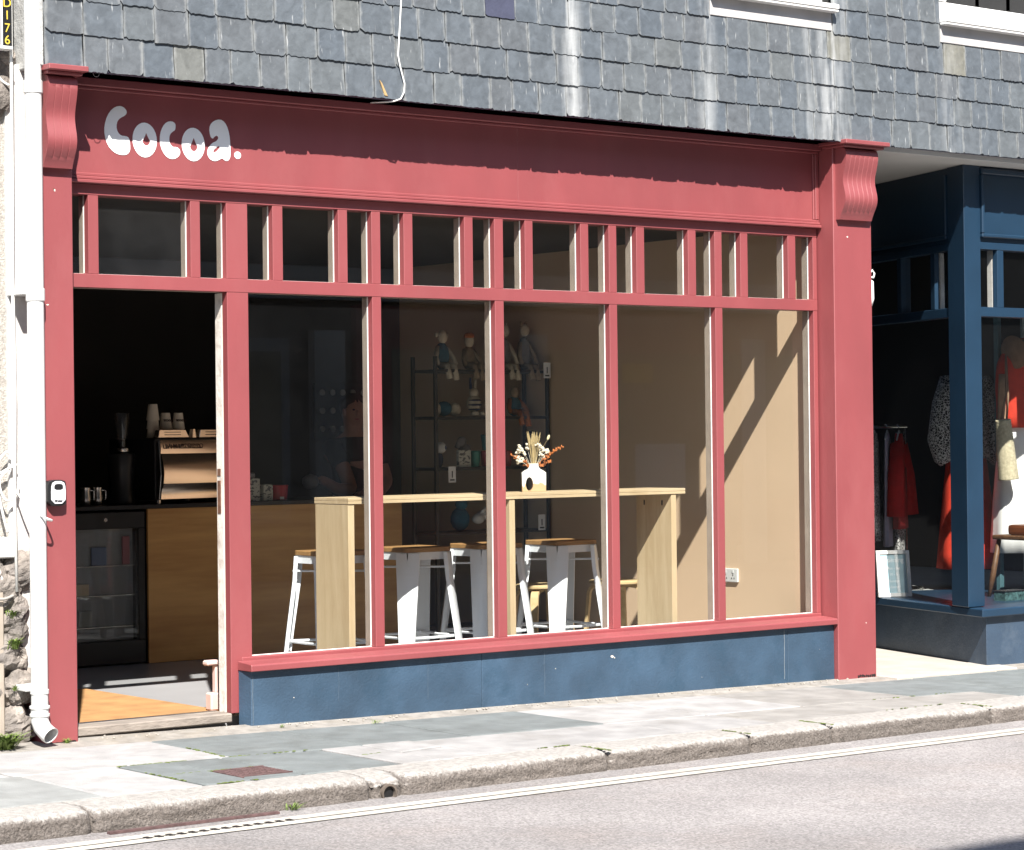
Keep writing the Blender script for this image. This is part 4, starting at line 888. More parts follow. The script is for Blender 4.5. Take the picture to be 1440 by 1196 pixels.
toy('soft_toy', 'cream and teal round soft toy on the second shelf', 'soft toy', 4.09, 1.598, [('body', 'b', (0, -0.03, 0.05, 0.055, 0.05, 0.05), 1), ('head', 'b', (0.085, -0.03, 0.045, 0.045, 0.045, 0.045), 0), ('foot', 'b', (-0.06, -0.04, 0.045, 0.022, 0.025, 0.045), 0)], [PLC, PLB])
toy('soft_toy', 'striped black and cream soft toy with long ears on the second shelf', 'soft toy', 4.33, 1.598, [('body', 'b', (0, -0.04, 0.085, 0.052, 0.045, 0.06), 0), ('stripe', 'b', (0, -0.05, 0.075, 0.0525, 0.042, 0.012), 1), ('stripe', 'b', (0, -0.05, 0.105, 0.048, 0.042, 0.009), 1), ('stripe', 'b', (0, -0.048, 0.045, 0.045, 0.042, 0.008), 1), ('head', 'b', (0, -0.04, 0.155, 0.033, 0.03, 0.034), 0), ('ear', 't', ([(-0.016, -0.03, 0.18), (-0.02, -0.03, 0.255)], [0.011, 0.007]), 1), ('ear', 't', ([(0.016, -0.03, 0.18), (0.024, -0.03, 0.255)], [0.012, 0.008]), 0), ('foot', 'b', (-0.03, -0.09, 0.018, 0.028, 0.03, 0.018), 0), ('foot', 'b', (0.035, -0.09, 0.018, 0.028, 0.03, 0.018), 0)], [PLC, PLN])
toy('soft_toy', 'navy and rust soft toy on the second shelf by the right post', 'soft toy', 4.70, 1.598, sitter(0.2, 0.055, 0.032, 1, 2, 0), [PLT, PLB, PLO])
toy('soft_toy', 'small white-faced soft toy with black spot on the third shelf', 'soft toy', 4.045, 1.263, [('body', 'b', (0, -0.03, 0.05, 0.03, 0.028, 0.055), 1), ('head', 'b', (0, -0.05, 0.13, 0.040, 0.036, 0.038), 0), ('spot', 'b', (0.018, -0.083, 0.13, 0.008, 0.006, 0.014), 1)], [PLW, PLN])
toy('soft_toy', 'grey long-eared soft toy leaning on the third shelf', 'soft toy', 4.25, 1.263, [('body', 'b', (0.03, 0, 0.10, 0.05, 0.04, 0.055), 0), ('head', 'b', (-0.01, -0.02, 0.165, 0.034, 0.03, 0.036), 0), ('ear', 't', ([(-0.03, -0.02, 0.18), (-0.055, -0.03, 0.13)], [0.014, 0.018]), 0)], [PLG])
toy('soft_toy', 'bespectacled cream soft toy in navy behind the dried flowers', 'soft toy', 4.82, 1.263, [('body', 'b', (-0.03, -0.03, 0.06, 0.07, 0.05, 0.075), 1), ('head', 'b', (0, -0.05, 0.175, 0.038, 0.034, 0.045), 0), ('hair', 'b', (0, -0.03, 0.215, 0.045, 0.04, 0.022), 2)]+[('spectacles', 't', ([(s_*0.018+0.014*math.cos(t*math.pi/4), -0.089, 0.18+0.014*math.sin(t*math.pi/4)) for t in range(9)], 0.002), 2) for s_ in (-1, 1)], [PLC, PLN, PLN])
toy('soft_toy', 'white floppy soft toy lying on the lower shelf', 'soft toy', 4.42, 0.839, [('body', 'b', (0, -0.04, 0.10, 0.08, 0.05, 0.035), 0), ('head', 'b', (-0.08, -0.06, 0.08, 0.045, 0.04, 0.035), 0), ('leg', 't', ([(0.05, -0.05, 0.10), (0.10, -0.09, 0.06), (0.13, -0.10, -0.06)], 0.02), 0), ('ear', 't', ([(-0.06, -0.05, 0.11), (-0.02, -0.07, 0.15)], 0.014), 0)], [PLW])
toy('soft_toy', 'dark teal soft toy on the lower shelf beside the white one', 'soft toy', 4.22, 0.839, [('body', 'b', (0, -0.02, 0.08, 0.07, 0.055, 0.08), 0), ('head', 'b', (-0.01, -0.05, 0.18, 0.045, 0.04, 0.04), 0)], [PLB])
# coloured keep-cups
for k, (x, z, c, lb) in enumerate(((4.335, 1.263, (0.01, 0.17, 0.12), 'green cup in the lower row of the third shelf'), (4.425, 1.263, (0.26, 0.02, 0.04), 'red cup in the lower row of the third shelf'), (4.515, 1.263, (0.05, 0.15, 0.06), 'olive cup in the lower row of the third shelf'), (4.60, 1.263, (0.30, 0.03, 0.03), 'coral cup by the mullion on the third shelf'), (4.43, 1.372, (0.01, 0.12, 0.13), 'teal cup in the upper row of the third shelf'), (4.535, 1.372, (0.20, 0.04, 0.16), 'purple cup in the upper row of the third shelf'))):
    cu = thing('travel_cup', lb, 'cup', (x, 2.62, z), 'coloured travel cups'); cm = mat('cup%d' % k, c, 0.35)
    MB().lathe([(0.027, 0), (0.029, 0.003), (0.036, 0.090), (0.034, 0.09)], (x, 2.62, z), 16).build('body', cm, cu, smooth=True)
    MB().lathe([(0.038, 0), (0.038, 0.010), (0.032, 0.015)], (x, 2.62, z+0.0905), 16).build('lid', cm, cu, smooth=True)
tag(box('picture_book', CART, None, 4.165, 4.265, 2.57, 2.60, 1.263, 1.375, 0.002), 'small patterned book box standing on the third shelf', 'book')
for k, (x, y, z, lb) in enumerate(((4.055, 2.50, 1.215, 'white swing tag hanging from the third shelf at the left'), (4.86, 2.50, 1.90, 'white swing tag hanging from the top shelf at the right'), (4.80, 2.50, 0.88, 'white swing tag low on the right of the rack'))):
    sgn = thing('price_tag', lb, 'tag', (x, y, z), 'swing tags'); box('card', WHITE, sgn, x-0.03, x+0.03, y-0.001, y+0.001, z-0.05, z+0.055, 0.0005); MB().box(x-0.004, x+0.004, y-0.0025, y-0.0012, z-0.018, z+0.025).build('mark', BLACKP, sgn); MB().box(x-0.018, x+0.018, y-0.0025, y-0.0012, z-0.038, z-0.028).build('print', BLACKP, sgn)
# mat of papers on back wall (menu dots)
mn = thing('menu_board', 'dim board of small pale cups on the dark back wall', 'board', (4.3, 4.28, 1.65))
box('panel', BLACKM, mn, 4.16, 4.72, 4.27, 4.298, 1.45, 1.86)
for r in range(3):
    for k in range(6): MB().lathe([(0.022, 0), (0.022, 0.012)], (4.22+0.088*k, 4.2695, 1.53+0.13*r), 12, rot=Matrix.Rotation(math.pi/2, 3, 'X')).build('disc', mat('pale_disc', (0.35, 0.34, 0.32), 0.6), mn)
# =================================================================== person behind the counter
def skinned(name, pts, edges, rad, m, parent, sub=2, root=0):
    o0 = ORI[parent.name]; me = bpy.data.meshes.new(name); me.from_pydata([Vector(p)-o0 for p in pts], edges, [])
    o = bpy.data.objects.new(name, me); C.objects.link(o)
    o.modifiers.new('Skin', 'SKIN'); sk = me.skin_vertices[0].data if me.skin_vertices else None
    if sk is None:
        bm = bmesh.new(); bm.from_mesh(me); bm.verts.layers.skin.verify(); bm.to_mesh(me); bm.free(); sk = me.skin_vertices[0].data
    for i, r in enumerate(rad): sk[i].radius = (r, r) if not isinstance(r, tuple) else r; sk[i].use_root = (i == root)
    s2 = o.modifiers.new('Sub', 'SUBSURF'); s2.levels = sub; s2.render_levels = sub
    dg = bpy.context.evaluated_depsgraph_get(); me2 = bpy.data.meshes.new_from_object(o.evaluated_get(dg))
    bpy.data.objects.remove(o); me2.name = name; me2.materials.clear(); me2.materials.append(m)
    me2.polygons.foreach_set('use_smooth', [True]*len(me2.polygons))
    o = bpy.data.objects.new(name, me2); C.objects.link(o); o.parent = parent; ORI[o.name] = o0
    return o
ps = thing('person', 'person in black t-shirt behind the counter, bare forearm reaching left over it', 'person', (3.98, 3.78, 0.10))
B = [(3.98,3.78,0.98),(3.98,3.79,1.15),(3.97,3.77,1.34),(3.96,3.74,1.44),(3.95,3.72,1.52),(3.94,3.70,1.60),(3.935,3.68,1.70),   # pelvis..head 0-6
     (3.80,3.72,1.41),(3.80,3.52,1.13),(3.63,3.45,1.14),(3.50,3.41,1.20),(3.44,3.39,1.21),                                     # right arm 7-11
     (4.13,3.72,1.41),(4.15,3.60,1.18),(3.98,3.44,1.12),(3.84,3.36,1.12),(3.77,3.33,1.12),                                      # left arm 12-16
     (3.88,3.78,0.92),(3.87,3.77,0.55),(3.88,3.80,0.16),(3.88,3.70,0.125),(4.08,3.78,0.92),(4.09,3.77,0.55),(4.08,3.80,0.16),(4.08,3.70,0.125)]
Ed = [(0,1),(1,2),(2,3),(3,4),(4,5),(5,6),(3,7),(7,8),(8,9),(9,10),(10,11),(3,12),(12,13),(13,14),(14,15),(15,16),(0,17),(17,18),(18,19),(19,20),(0,21),(21,22),(22,23),(23,24)]
Rd = [0.14,0.125,0.14,0.10,0.058,0.085,0.082,0.062,0.050,0.042,0.032,0.034,0.062,0.050,0.042,0.032,0.034,0.09,0.062,0.042,0.04,0.09,0.062,0.042,0.04]
bd = skinned('body', B, Ed, Rd, SKIN, ps)
def fingers(base, d, side, par):
    d = Vector(d).normalized(); s_ = Vector(side).normalized(); nrm = d.cross(s_)
    for k, (off, ln) in enumerate(((-0.027, 0.062), (-0.009, 0.072), (0.009, 0.068), (0.027, 0.052))):
        p = Vector(base)+s_*off; MB().tube([p, p+d*ln*0.5-nrm*0.004, p+d*ln*0.85-nrm*0.018, p+d*ln-nrm*0.034], [0.0095, 0.009, 0.008, 0.006], 8).build('finger', SKIN, par, smooth='all')
    p = Vector(base)-s_*0.03-d*0.035; MB().tube([p, p-s_*0.022+d*0.025-nrm*0.01, p-s_*0.024+d*0.05-nrm*0.025], [0.011, 0.010, 0.007], 8).build('thumb', SKIN, par, smooth='all')
fingers((3.425, 3.385, 1.21), (-0.8, -0.35, -0.1), (0.3, -0.8, 0.4), bd); fingers((3.755, 3.325, 1.12), (-0.9, -0.3, 0.0), (0.3, -0.9, 0.2), bd)
ts = skinned('t_shirt', [(3.98,3.78,0.96),(3.98,3.79,1.15),(3.97,3.77,1.33),(3.96,3.745,1.43),(3.955,3.73,1.475),(3.80,3.74,1.42),(3.80,3.62,1.27),(4.13,3.72,1.41),(4.14,3.635,1.27)], [(0,1),(1,2),(2,3),(3,4),(3,5),(5,6),(3,7),(7,8)], [0.165,0.145,0.16,0.12,0.07,0.082,0.078,0.082,0.078], TSHIRT, ps)
skinned('trousers', [(3.98,3.78,0.99),(3.88,3.78,0.92),(3.87,3.77,0.55),(3.88,3.80,0.18),(4.08,3.78,0.92),(4.09,3.77,0.55),(4.08,3.80,0.18)], [(0,1),(1,2),(2,3),(0,4),(4,5),(5,6)], [0.155,0.105,0.078,0.06,0.105,0.078,0.06], TSHIRT, ps)
hd = MB().blob((3.93, 3.685, 1.665), 0.075, 0.092, 0.115, 16, 12).build('head', SKIN, ps, smooth='all')
MB().blob((3.935, 3.705, 1.70), 0.084, 0.098, 0.095, 14, 10, 0.03).build('hair', mat('dark_hair', (0.05, 0.018, 0.012), 0.7), ps, smooth='all')
MB().blob((3.905, 3.592, 1.655), 0.012, 0.018, 0.022, 8, 6).build('nose', SKIN, hd, smooth='all')
for dx in (-0.030, 0.026): MB().blob((3.908+dx, 3.602, 1.677), 0.011, 0.006, 0.006, 8, 6).build('eye', PLN, hd, smooth='all')
MB().blob((3.905, 3.600, 1.612), 0.022, 0.006, 0.006, 8, 6).build('mouth', mat('lips', (0.35, 0.1, 0.09), 0.5), hd, smooth='all')
for s_ in (-1, 1): MB().blob((3.932+s_*0.076, 3.69, 1.66), 0.010, 0.02, 0.028, 8, 6).build('ear', SKIN, hd, smooth='all')
jg = thing('grey_cloth', 'grey folded cloth held in the hand over the counter', 'cloth', (3.355, 3.355, 1.15))
MB().blob((3.355, 3.355, 1.195), 0.06, 0.05, 0.05, 14, 9, 0.07, seed=4).build('fold', GREY, jg, smooth='all')
for o in (ps, jg): o.location.x += 0.16; o.location.z -= 0.02
# pale post just inside the door on the right
dpst = thing('door_stop_post', 'small pale pink timber post standing inside the doorway', 'post', (0.93, 0.30, 0.11))
PINKP = mat('pale_pink', (0.58, 0.42, 0.38), 0.6, 0.08, 9)
box('base', PINKP, dpst, 0.885, 0.945, 0.27, 0.33, 0.1105, 0.20, 0.008); box('stem', PINKP, dpst, 0.918, 0.936, 0.285, 0.315, 0.2005, 0.335, 0.003); box('head', PINKP, dpst, 0.868, 0.945, 0.272, 0.328, 0.3355, 0.362, 0.008)
# =================================================================== left neighbour: roughcast wall, quoin strip, rubble foot
lw_ = thing('roughcast_wall', 'rough white roughcast and rubble wall of the house at the far left', 'wall', (-0.8, 0.1, 0.08))
box('roughcast', ROUGH, lw_, -6.0, -0.335, 0.0, 0.5, 0.05, 6.0, 0.0)
box('quoin_strip', SMOOTHR, lw_, -0.345, -0.205, -0.022, 0.11, 0.93, 3.20, 0.006)
box('quoin_strip', SMOOTHR, lw_, -0.292, -0.237, -0.022, 0.11, 0.34, 0.9295, 0.006)
box('ledge', SMOOTHR, lw_, -1.6, -0.332, -0.07, 0.0, 0.935, 1.03, 0.006)
lr = random.Random(11)
def rock(cx, cy, cz, rx, ry, rz, seed):
    m = MB(); m.blob((cx, cy, cz), rx, ry, rz, 26, 18, 0.0, Matrix.Rotation(lr.uniform(-.3, .3), 3, 'Y'), seed)
    m.v = [tuple(Vector(p)+(Vector(p)-Vector((cx, cy, cz)))*(0.30*mnoise.noise((p[0]*14+seed, p[1]*14, p[2]*14))+0.16*mnoise.noise((p[0]*45+seed, p[1]*45, p[2]*45))+0.08*mnoise.noise((p[0]*110, p[1]*110, p[2]*110)))) for p in m.v]
    return m.build('stone', STONE, lw_)
k = 0
for row, z in enumerate((0.16, 0.34, 0.50, 0.64, 0.77, 0.87)):
    x = -1.6+lr.uniform(0, .1)
    while x < -0.33:
        wd = lr.uniform(0.12, 0.24); k += 1
        rock(x+wd/2, 0.0, z, wd*0.56, 0.075, 0.095, k); x += wd
for cx, cz, rr in ((-0.32, 0.20, 0.06), (-0.315, 0.33, 0.065), (-0.32, 0.47, 0.06), (-0.318, 0.60, 0.06), (-0.325, 0.71, 0.06)):
    k += 1; rock(cx, 0.0, cz, 0.06, 0.07, rr*1.15, k)
k += 1; rock(-0.40, -0.01, 3.10, 0.09, 0.05, 0.16, k); rock(-0.345, 0.0, 3.22, 0.06, 0.05, 0.06, 77)
box('post', mat('cream_timber', (0, 0, 0)), lw_, -0.432, -0.402, -0.07, -0.03, 0.08, 0.80, 0.006)
# downpipe
dpz = thing('downpipe', 'white plastic downpipe with angled shoe between the left wall and red pilaster', 'downpipe', (-0.283, -0.17, 0.1))
px, py, r_ = -0.283, -0.175, 0.0385
for z0, z1 in ((3.075, 5.5), (2.15, 3.071), (0.834, 2.1495), (0.335, 0.8335)): MB().lathe([(r_, z0), (r_, z1)], (px, py, 0), 24).build('pipe', PVC, dpz, smooth=True)
for z in (2.13, 3.075): MB().lathe([(r_+0.001, z-0.03), (r_+0.005, z-0.026), (r_+0.005, z+0.026), (r_+0.001, z+0.03)], (px, py, 0), 24).build('collar', PVC, dpz, smooth=True)
for z in (2.145, 0.345): box('clip', PVC, dpz, px-0.065, px+0.05, py+0.01, py+0.155, z-0.014, z+0.014, 0.004)
MB().lathe([(r_+0.001, 0.318), (r_+0.004, 0.32), (r_+0.004, 0.338), (r_+0.001, 0.34)], (px, py, 0), 24).build('collar', PVC, dpz, smooth=True)
MB().lathe([(r_, 0.215), (r_+0.007, 0.218), (r_+0.007, 0.228), (r_+0.002, 0.232), (r_+0.002, 0.250), (r_+0.008, 0.254), (r_+0.008, 0.264), (r_, 0.268), (r_, 0.334)], (px, py, 0), 24).build('socket', PVC, dpz, smooth=True)
# shoe: open bent end facing the street
V = []; F = []; nn = 24
path = [((px, py, 0.225), (0, 0, -1)), ((px, py, 0.195), (0, -0.15, -1)), ((px+0.004, py-0.018, 0.165), (0.15, -0.55, -0.85)), ((px+0.015, py-0.055, 0.138), (0.25, -0.85, -0.5)), ((px+0.02, py-0.068, 0.133), (0.25, -0.85, -0.5))]
m = MB()
def ring(c, d, r):
    d = Vector(d).normalized(); a = Vector((1, 0, 0)); a = (a-d*a.dot(d)).normalized(); b = d.cross(a)
    return [Vector(c)+(a*math.cos(2*math.pi*k/nn)+b*math.sin(2*math.pi*k/nn))*r for k in range(nn)]
R = [ring(c, d, r_+0.002) for c, d in path]+[ring(c, d, r_-0.002) for c, d in path[::-1]]
V = [p for q in R for p in q]; m.add(V, [(i*nn+k, i*nn+(k+1) % nn, (i+1)*nn+(k+1) % nn, (i+1)*nn+k) for i in range(len(R)-1) for k in range(nn)]); m.build('shoe', PVC, dpz, smooth=True)
# conduit and loose cables on the left wall
CAB = mat('white_cable', (0.70, 0.69, 0.66), 0.5, 0.05, 9); CABG = mat('grey_cable', (0.30, 0.28, 0.26), 0.6, 0.1, 9)
tag(MB().tube([(-0.348, -0.09, 5.0), (-0.348, -0.09, 3.0), (-0.345, -0.08, 2.6), (-0.348, -0.08, 2.2), (-0.342, -0.08, 1.7), (-0.345, -0.07, 1.2), (-0.338, -0.07, 0.78)], 0.008, 8).build('cable', CAB, None, smooth='all', loc=(-0.345, -0.08, 0.78)), 'straight white cable running down beside the downpipe', 'cable', 'cables on the left wall')
def cable(pts, r, m, lb):
    P = [Vector(p) for p in pts]; Q = []
    for i in range(len(P)-1):
        p0, p1, p2, p3 = P[max(i-1, 0)], P[i], P[i+1], P[min(i+2, len(P)-1)]
        for t in (0, .2, .4, .6, .8):
            Q.append(0.5*((2*p1)+(p2-p0)*t+(2*p0-5*p1+4*p2-p3)*t*t+(3*p1-p0-3*p2+p3)*t**3))
    Q.append(P[-1]); tag(MB().tube(Q, r, 6).build('cable', m, None, smooth='all', loc=P[-1]), lb, 'cable', 'cables on the left wall')
cable([(-0.355, -0.08, 3.31), (-0.40, -0.06, 3.26), (-0.41, -0.05, 3.18), (-0.385, -0.05, 3.12), (-0.35, -0.07, 3.09)], 0.006, CAB, 'white cable loop at the top left below the number plate')
cable([(-0.43, -0.06, 1.36), (-0.37, -0.05, 1.42), (-0.345, -0.05, 1.36), (-0.41, -0.05, 1.29), (-0.385, -0.06, 1.20), (-0.33, -0.06, 1.22), (-0.315, -0.05, 1.28)], 0.006, CAB, 'looped white cable at key safe height on the left wall')
cable([(-0.44, -0.05, 1.30), (-0.38, -0.05, 1.335), (-0.325, -0.06, 1.36)], 0.006, CAB, 'short slanting cable below the white loop')
cable([(-0.415, -0.05, 1.38), (-0.42, -0.05, 1.27), (-0.395, -0.06, 1.12), (-0.37, -0.05, 1.05)], 0.006, CAB, 'white cable falling to the ledge at the left')
cable([(-0.335, -0.05, 1.25), (-0.32, -0.12, 1.19), (-0.29, -0.22, 1.13), (-0.235, -0.22, 1.105), (-0.232, -0.14, 1.11)], 0.005, CAB, 'white cable crossing the downpipe below the key safe')
cable([(-0.43, -0.05, 0.93), (-0.40, -0.06, 0.82), (-0.36, -0.06, 0.76), (-0.33, -0.05, 0.75)], 0.006, CAB, 'white cable curving down under the ledge')
cable([(-0.46, -0.09, 0.755), (-0.41, -0.09, 0.752), (-0.36, -0.08, 0.765)], 0.007, CABG, 'grey cable stub over the rubble stones')
cable([(-0.41, -0.07, 3.26), (-0.405, -0.07, 3.16), (-0.44, -0.06, 3.08)], 0.007, BLACKP, 'black cable under the number plate')
# number plate D176
np_ = thing('number_plate', 'black vertical number plate with yellow D176 at the top left', 'sign', (-0.40, -0.12, 3.2))
box('bracket', GREY, np_, -0.47, -0.412, -0.125, -0.08, 3.25, 3.9, 0.003); box('plate', BLACKP, np_, -0.4115, -0.366, -0.135, -0.118, 3.258, 3.62, 0.002)
box('edge', WHITE, np_, -0.4155, -0.4118, -0.137, -0.116, 3.258, 3.62, 0.0); box('foot', WHITE, np_, -0.47, -0.362, -0.14, -0.08, 3.243, 3.2575, 0.002)
YEL = mat('yellow_print', (0.66, 0.46, 0.06), 0.5, 0.05)
for ch, z in zip('D176', (3.452, 3.396, 3.338, 3.284)): text_mesh('character', ch, 0.058, YEL, np_, frame_front(-0.389+0.0, -0.1362, z), 0.0005)
# key safe
ks = thing('key_safe', 'black and silver key safe box on the left red pilaster', 'key safe', (-0.18, -0.15, 1.22))
MB().prism(smoothpoly([(-0.228, 1.168), (-0.136, 1.168), (-0.134, 1.20), (-0.134, 1.262), (-0.140, 1.288), (-0.222, 1.288), (-0.229, 1.262)], 1), -0.172, -0.1305, lambda p, t: (p[0], t, p[1])).build('body', BLACKP, ks, 0.004)
MB().prism(smoothpoly([(-0.214, 1.178), (-0.142, 1.178), (-0.140, 1.25), (-0.150, 1.282), (-0.206, 1.282), (-0.215, 1.25)], 1), -0.178, -0.1725, lambda p, t: (p[0], t, p[1])).build('cover', mat('silver_cover', (0.62, 0.63, 0.65), 0.35, 0.02), ks, 0.002)
MB().prism(smoothpoly([(-0.200, 1.243), (-0.156, 1.243), (-0.156, 1.264), (-0.166, 1.270), (-0.190, 1.270), (-0.200, 1.264)], 1), -0.1795, -0.1785, lambda p, t: (p[0], t, p[1])).build('shutter', BLACKP, ks)
text_mesh('maker_name', 'Master', 0.014, BLACKP, ks, frame_front(-0.178, -0.1787, 1.192), 0.0004)
# white cable and splinter on the slates, wire eye
tag(MB().tube([(1.736, -0.232, 4.6), (1.736, -0.232, 3.671), (1.725, -0.232, 3.527), (1.710, -0.236, 3.389), (1.714, -0.238, 3.36), (1.723, -0.236, 3.329), (1.748, -0.236, 3.249), (1.745, -0.237, 3.205), (1.722, -0.238, 3.168), (1.695, -0.225, 3.157), (1.665, -0.195, 3.153), (1.62, -0.12, 3.155)], 0.0042, 8).build('cable', CAB, None, smooth='all', loc=(1.7, -0.23, 3.14)), 'loose white cable hanging down the slates and curling under their edge', 'cable')
sp_ = MB(); sp_.hexa([(1.630, -0.232, 3.178), (1.650, -0.232, 3.176), (1.650, -0.222, 3.176), (1.630, -0.222, 3.178), (1.597, -0.236, 3.255), (1.612, -0.236, 3.240), (1.612, -0.226, 3.240), (1.597, -0.226, 3.255)])
tag(sp_.build('wood_splinter', OAKLEG, None, 0.002, loc=(1.62, -0.23, 3.18)), 'small orange wood splinter stuck on the slates by the cable', 'splinter')
tag(MB().tube([(0.012+0.016*math.cos(t), -0.225, 3.156+0.016*math.sin(t)) for t in [math.pi+0.3*k for k in range(12)]], 0.0016, 5).build('wire_hook', STEEL, None, loc=(0.012, -0.22, 3.15)), 'tiny wire hook under the slates by the left bracket', 'hook')
# =================================================================== ground details
cv = thing('iron_cover', 'small rusty red iron grid cover set in the pavement near the kerb', 'cover', (0.005, -1.52, g(0)))
box('frame', IRON, cv, -0.122, 0.132, -1.637, -1.403, g(0)-0.03, g(0)-0.003, 0.002)
for i in range(9):
    for j in range(4): box('stud', IRON, cv, -0.115+0.0275*i, -0.115+0.0275*i+0.020, -1.630+0.057*j, -1.630+0.057*j+0.047, g(0)-0.0028, g(0)+0.004, 0.0015)
for x0, x1, y0, y1 in ((-0.122, 0.132, -1.637, -1.632), (-0.122, 0.132, -1.408, -1.403)): box('rim', IRON, cv, x0, x1, y0, y1, g(0)-0.0029, g(0)+0.005, 0.001)
ol = thing('drain_outlet', 'round dark drain outlet in the broken kerb joint', 'drain', (0.385, yk(0.385), g(0.385)-0.05))
ox, oz = 0.385, g(0.385)-0.072
V = []; m = MB(); R = []
for (yy_, rr) in ((yk(ox)+0.10, 0.038), (yk(ox)-0.004, 0.038), (yk(ox)-0.004, 0.030), (yk(ox)+0.10, 0.030)): R.append([(ox+rr*math.cos(2*math.pi*k/20), yy_, oz+rr*math.sin(2*math.pi*k/20)) for k in range(20)])
m.add([p for q in R for p in q], [(i*20+k, i*20+(k+1) % 20, (i+1)*20+(k+1) % 20, (i+1)*20+k) for i in range(3) for k in range(20)]); m.build('pipe_mouth', mat('old_pipe', (0.10, 0.08, 0.065), 0.8, 0.3, 30), ol, smooth=True)
MB().lathe([(0.0295, 0), (0.0295, 0.004)], (ox, yk(ox)+0.012, oz), 18, rot=Matrix.Rotation(-math.pi/2, 3, 'X')).build('mouth_shade', BLACKM, ol)  # black disc standing in for the shade inside the pipe
gu = thing('gully_grate', 'rusty gully grate along the kerb with white line painted over it', 'grate', (-0.6, yk(-0.6)-0.12, 0.0))
for k in range(14):
    x = -0.95+0.05*k; box('slot', BLACKM, gu, x, x+0.022, yk(x)-0.262, yk(x)-0.225, g(x)-0.0858, g(x)-0.0835, 0.0)
m = MB(); m.hexa([(-1.0, yk(-1.0)-0.07, g(-1)-0.089), (-0.22, yk(-0.22)-0.07, g(-.22)-0.089), (-0.22, yk(-0.22)-0.045, g(-.22)-0.089), (-1.0, yk(-1)-0.045, g(-1)-0.089), (-1.0, yk(-1.0)-0.07, g(-1)-0.080), (-0.22, yk(-0.22)-0.07, g(-.22)-0.080), (-0.22, yk(-0.22)-0.045, g(-.22)-0.080), (-1.0, yk(-1)-0.045, g(-1)-0.080)]); m.build('frame_bar', IRON, gu)
# moss in joints
ms = MB(); mr_ = random.Random(9)
def mossline(x0, y0, x1, y1, n_, w_=0.012, z=0.004, zz=None):
    w_ *= 0.6
    for i in range(n_):
        t = mr_.random(); x = x0+(x1-x0)*t+mr_.gauss(0, w_*0.3); y = y0+(y1-y0)*t+mr_.gauss(0, w_*0.5); s_ = mr_.uniform(0.003, 0.008)
        zc = (g(x) if zz is None else zz(x))+z*0.3
        ms.blob((x, y, zc), s_*1.6, s_, s_*0.35, 6, 4, 0.3, seed=i)
mossline(-0.36, -1.035, -0.02, -1.035, 70); mossline(-0.30, -1.40, 0.10, -1.385, 60, 0.02); mossline(0.18, -1.03, 0.22, -0.6, 18, 0.008); mossline(-0.36, -1.25, -0.36, -1.60, 22, 0.010); mossline(0.2, -1.033, 0.6, -1.033, 22, 0.008)
mossline(-0.30, yk(-.3)+0.27, -0.10, yk(-.1)+0.27, 24); mossline(2.60, yk(2.6)+0.02, 2.60, yk(2.6)+0.24, 26, 0.010); mossline(3.19, yk(3.19)+0.0, 3.19, yk(3.19)+0.24, 40, 0.012); mossline(4.47, yk(4.47)+0.01, 4.47, yk(4.47)+0.22, 26, 0.01); mossline(1.66, yk(1.66)+0.0, 1.66, yk(1.66)+0.2, 30, 0.012)
mossline(1.45, yk(1.45)+0.27, 1.64, yk(1.64)+0.27, 20); mossline(4.2, -1.035, 4.9, -1.035, 18, 0.01); mossline(3.9, yk(3.9)+0.27, 4.4, yk(4.4)+0.27, 14); mossline(0.69, -1.34, 0.80, -1.32, 14, 0.008)
tag(ms.build('moss', MOSS, None), 'green moss growing in the pavement and kerb joints', 'moss', kind='stuff')
# dark grit in the joints along the shop foot
gt = MB()
for i in range(160):
    x = mr_.uniform(-0.1, 5.0); y = -0.125-abs(mr_.gauss(0, 0.05)) if x > 0.87 else mr_.uniform(-0.15, -0.02); s_ = mr_.uniform(0.003, 0.008)
    gt.blob((x, y, g(x)+0.007), s_, s_, s_*0.6, 5, 3, 0.3, seed=i)
tag(gt.build('grit', CONC, None), 'loose grit swept along the foot of the shopfront', 'grit', kind='stuff')
def weed(label, x, y, z, n_, h, spread, seed):
    q = random.Random(seed); w_ = thing('weed', label, 'weed', (x, y, z), 'weeds at the wall foot'); m = MB()
    for i in range(int(n_*1.5)):
        a = q.uniform(0, 6.28); l = h*q.uniform(0.5, 1.1); d = Vector((math.cos(a)*spread*q.uniform(.2, 1), math.sin(a)*spread*q.uniform(.2, 1)-spread*0.2, l)); s_ = Vector((-math.sin(a), math.cos(a), 0))*h*q.uniform(0.035, 0.075)
        p = Vector((x+q.gauss(0, spread*0.25), y+q.gauss(0, spread*0.12), z)); mid = p+d*0.55+Vector((0, 0, l*0.12)); tip = p+d+Vector((math.cos(a), math.sin(a), -0.6))*l*0.25
        m.add([p-s_*0.3, p+s_*0.3, mid+s_, mid-s_, tip], [(0,1,2,3), (3,2,4)])
    m.build('leaves', LEAF, w_, fix=False)
    return w_
weed('bushy weed tuft at the bottom left corner of the pavement', -0.46, -0.18, g(-0.4), 110, 0.085, 0.085, 1)
weed('small weed at the foot of the left red pilaster', -0.135, -0.15, g(-0.1), 26, 0.032, 0.03, 2)
weed('weed growing from the rubble stones halfway up', -0.355, -0.075, 0.52, 50, 0.06, 0.04, 3)
weed('weed sprig in the upper rubble stones', -0.36, -0.07, 0.66, 40, 0.05, 0.04, 4)
weed('tiny weed low on the grey stone', -0.355, -0.075, 0.33, 22, 0.035, 0.03, 5)
weed('weed in the gutter at the kerb foot', -0.12, yk(-0.12)-0.02, g(-0.1)-0.09, 26, 0.034, 0.05, 6)
weed('tiny weed at the left corner of the blue stall riser', 1.0, -0.20, g(1.0), 16, 0.02, 0.02, 7)
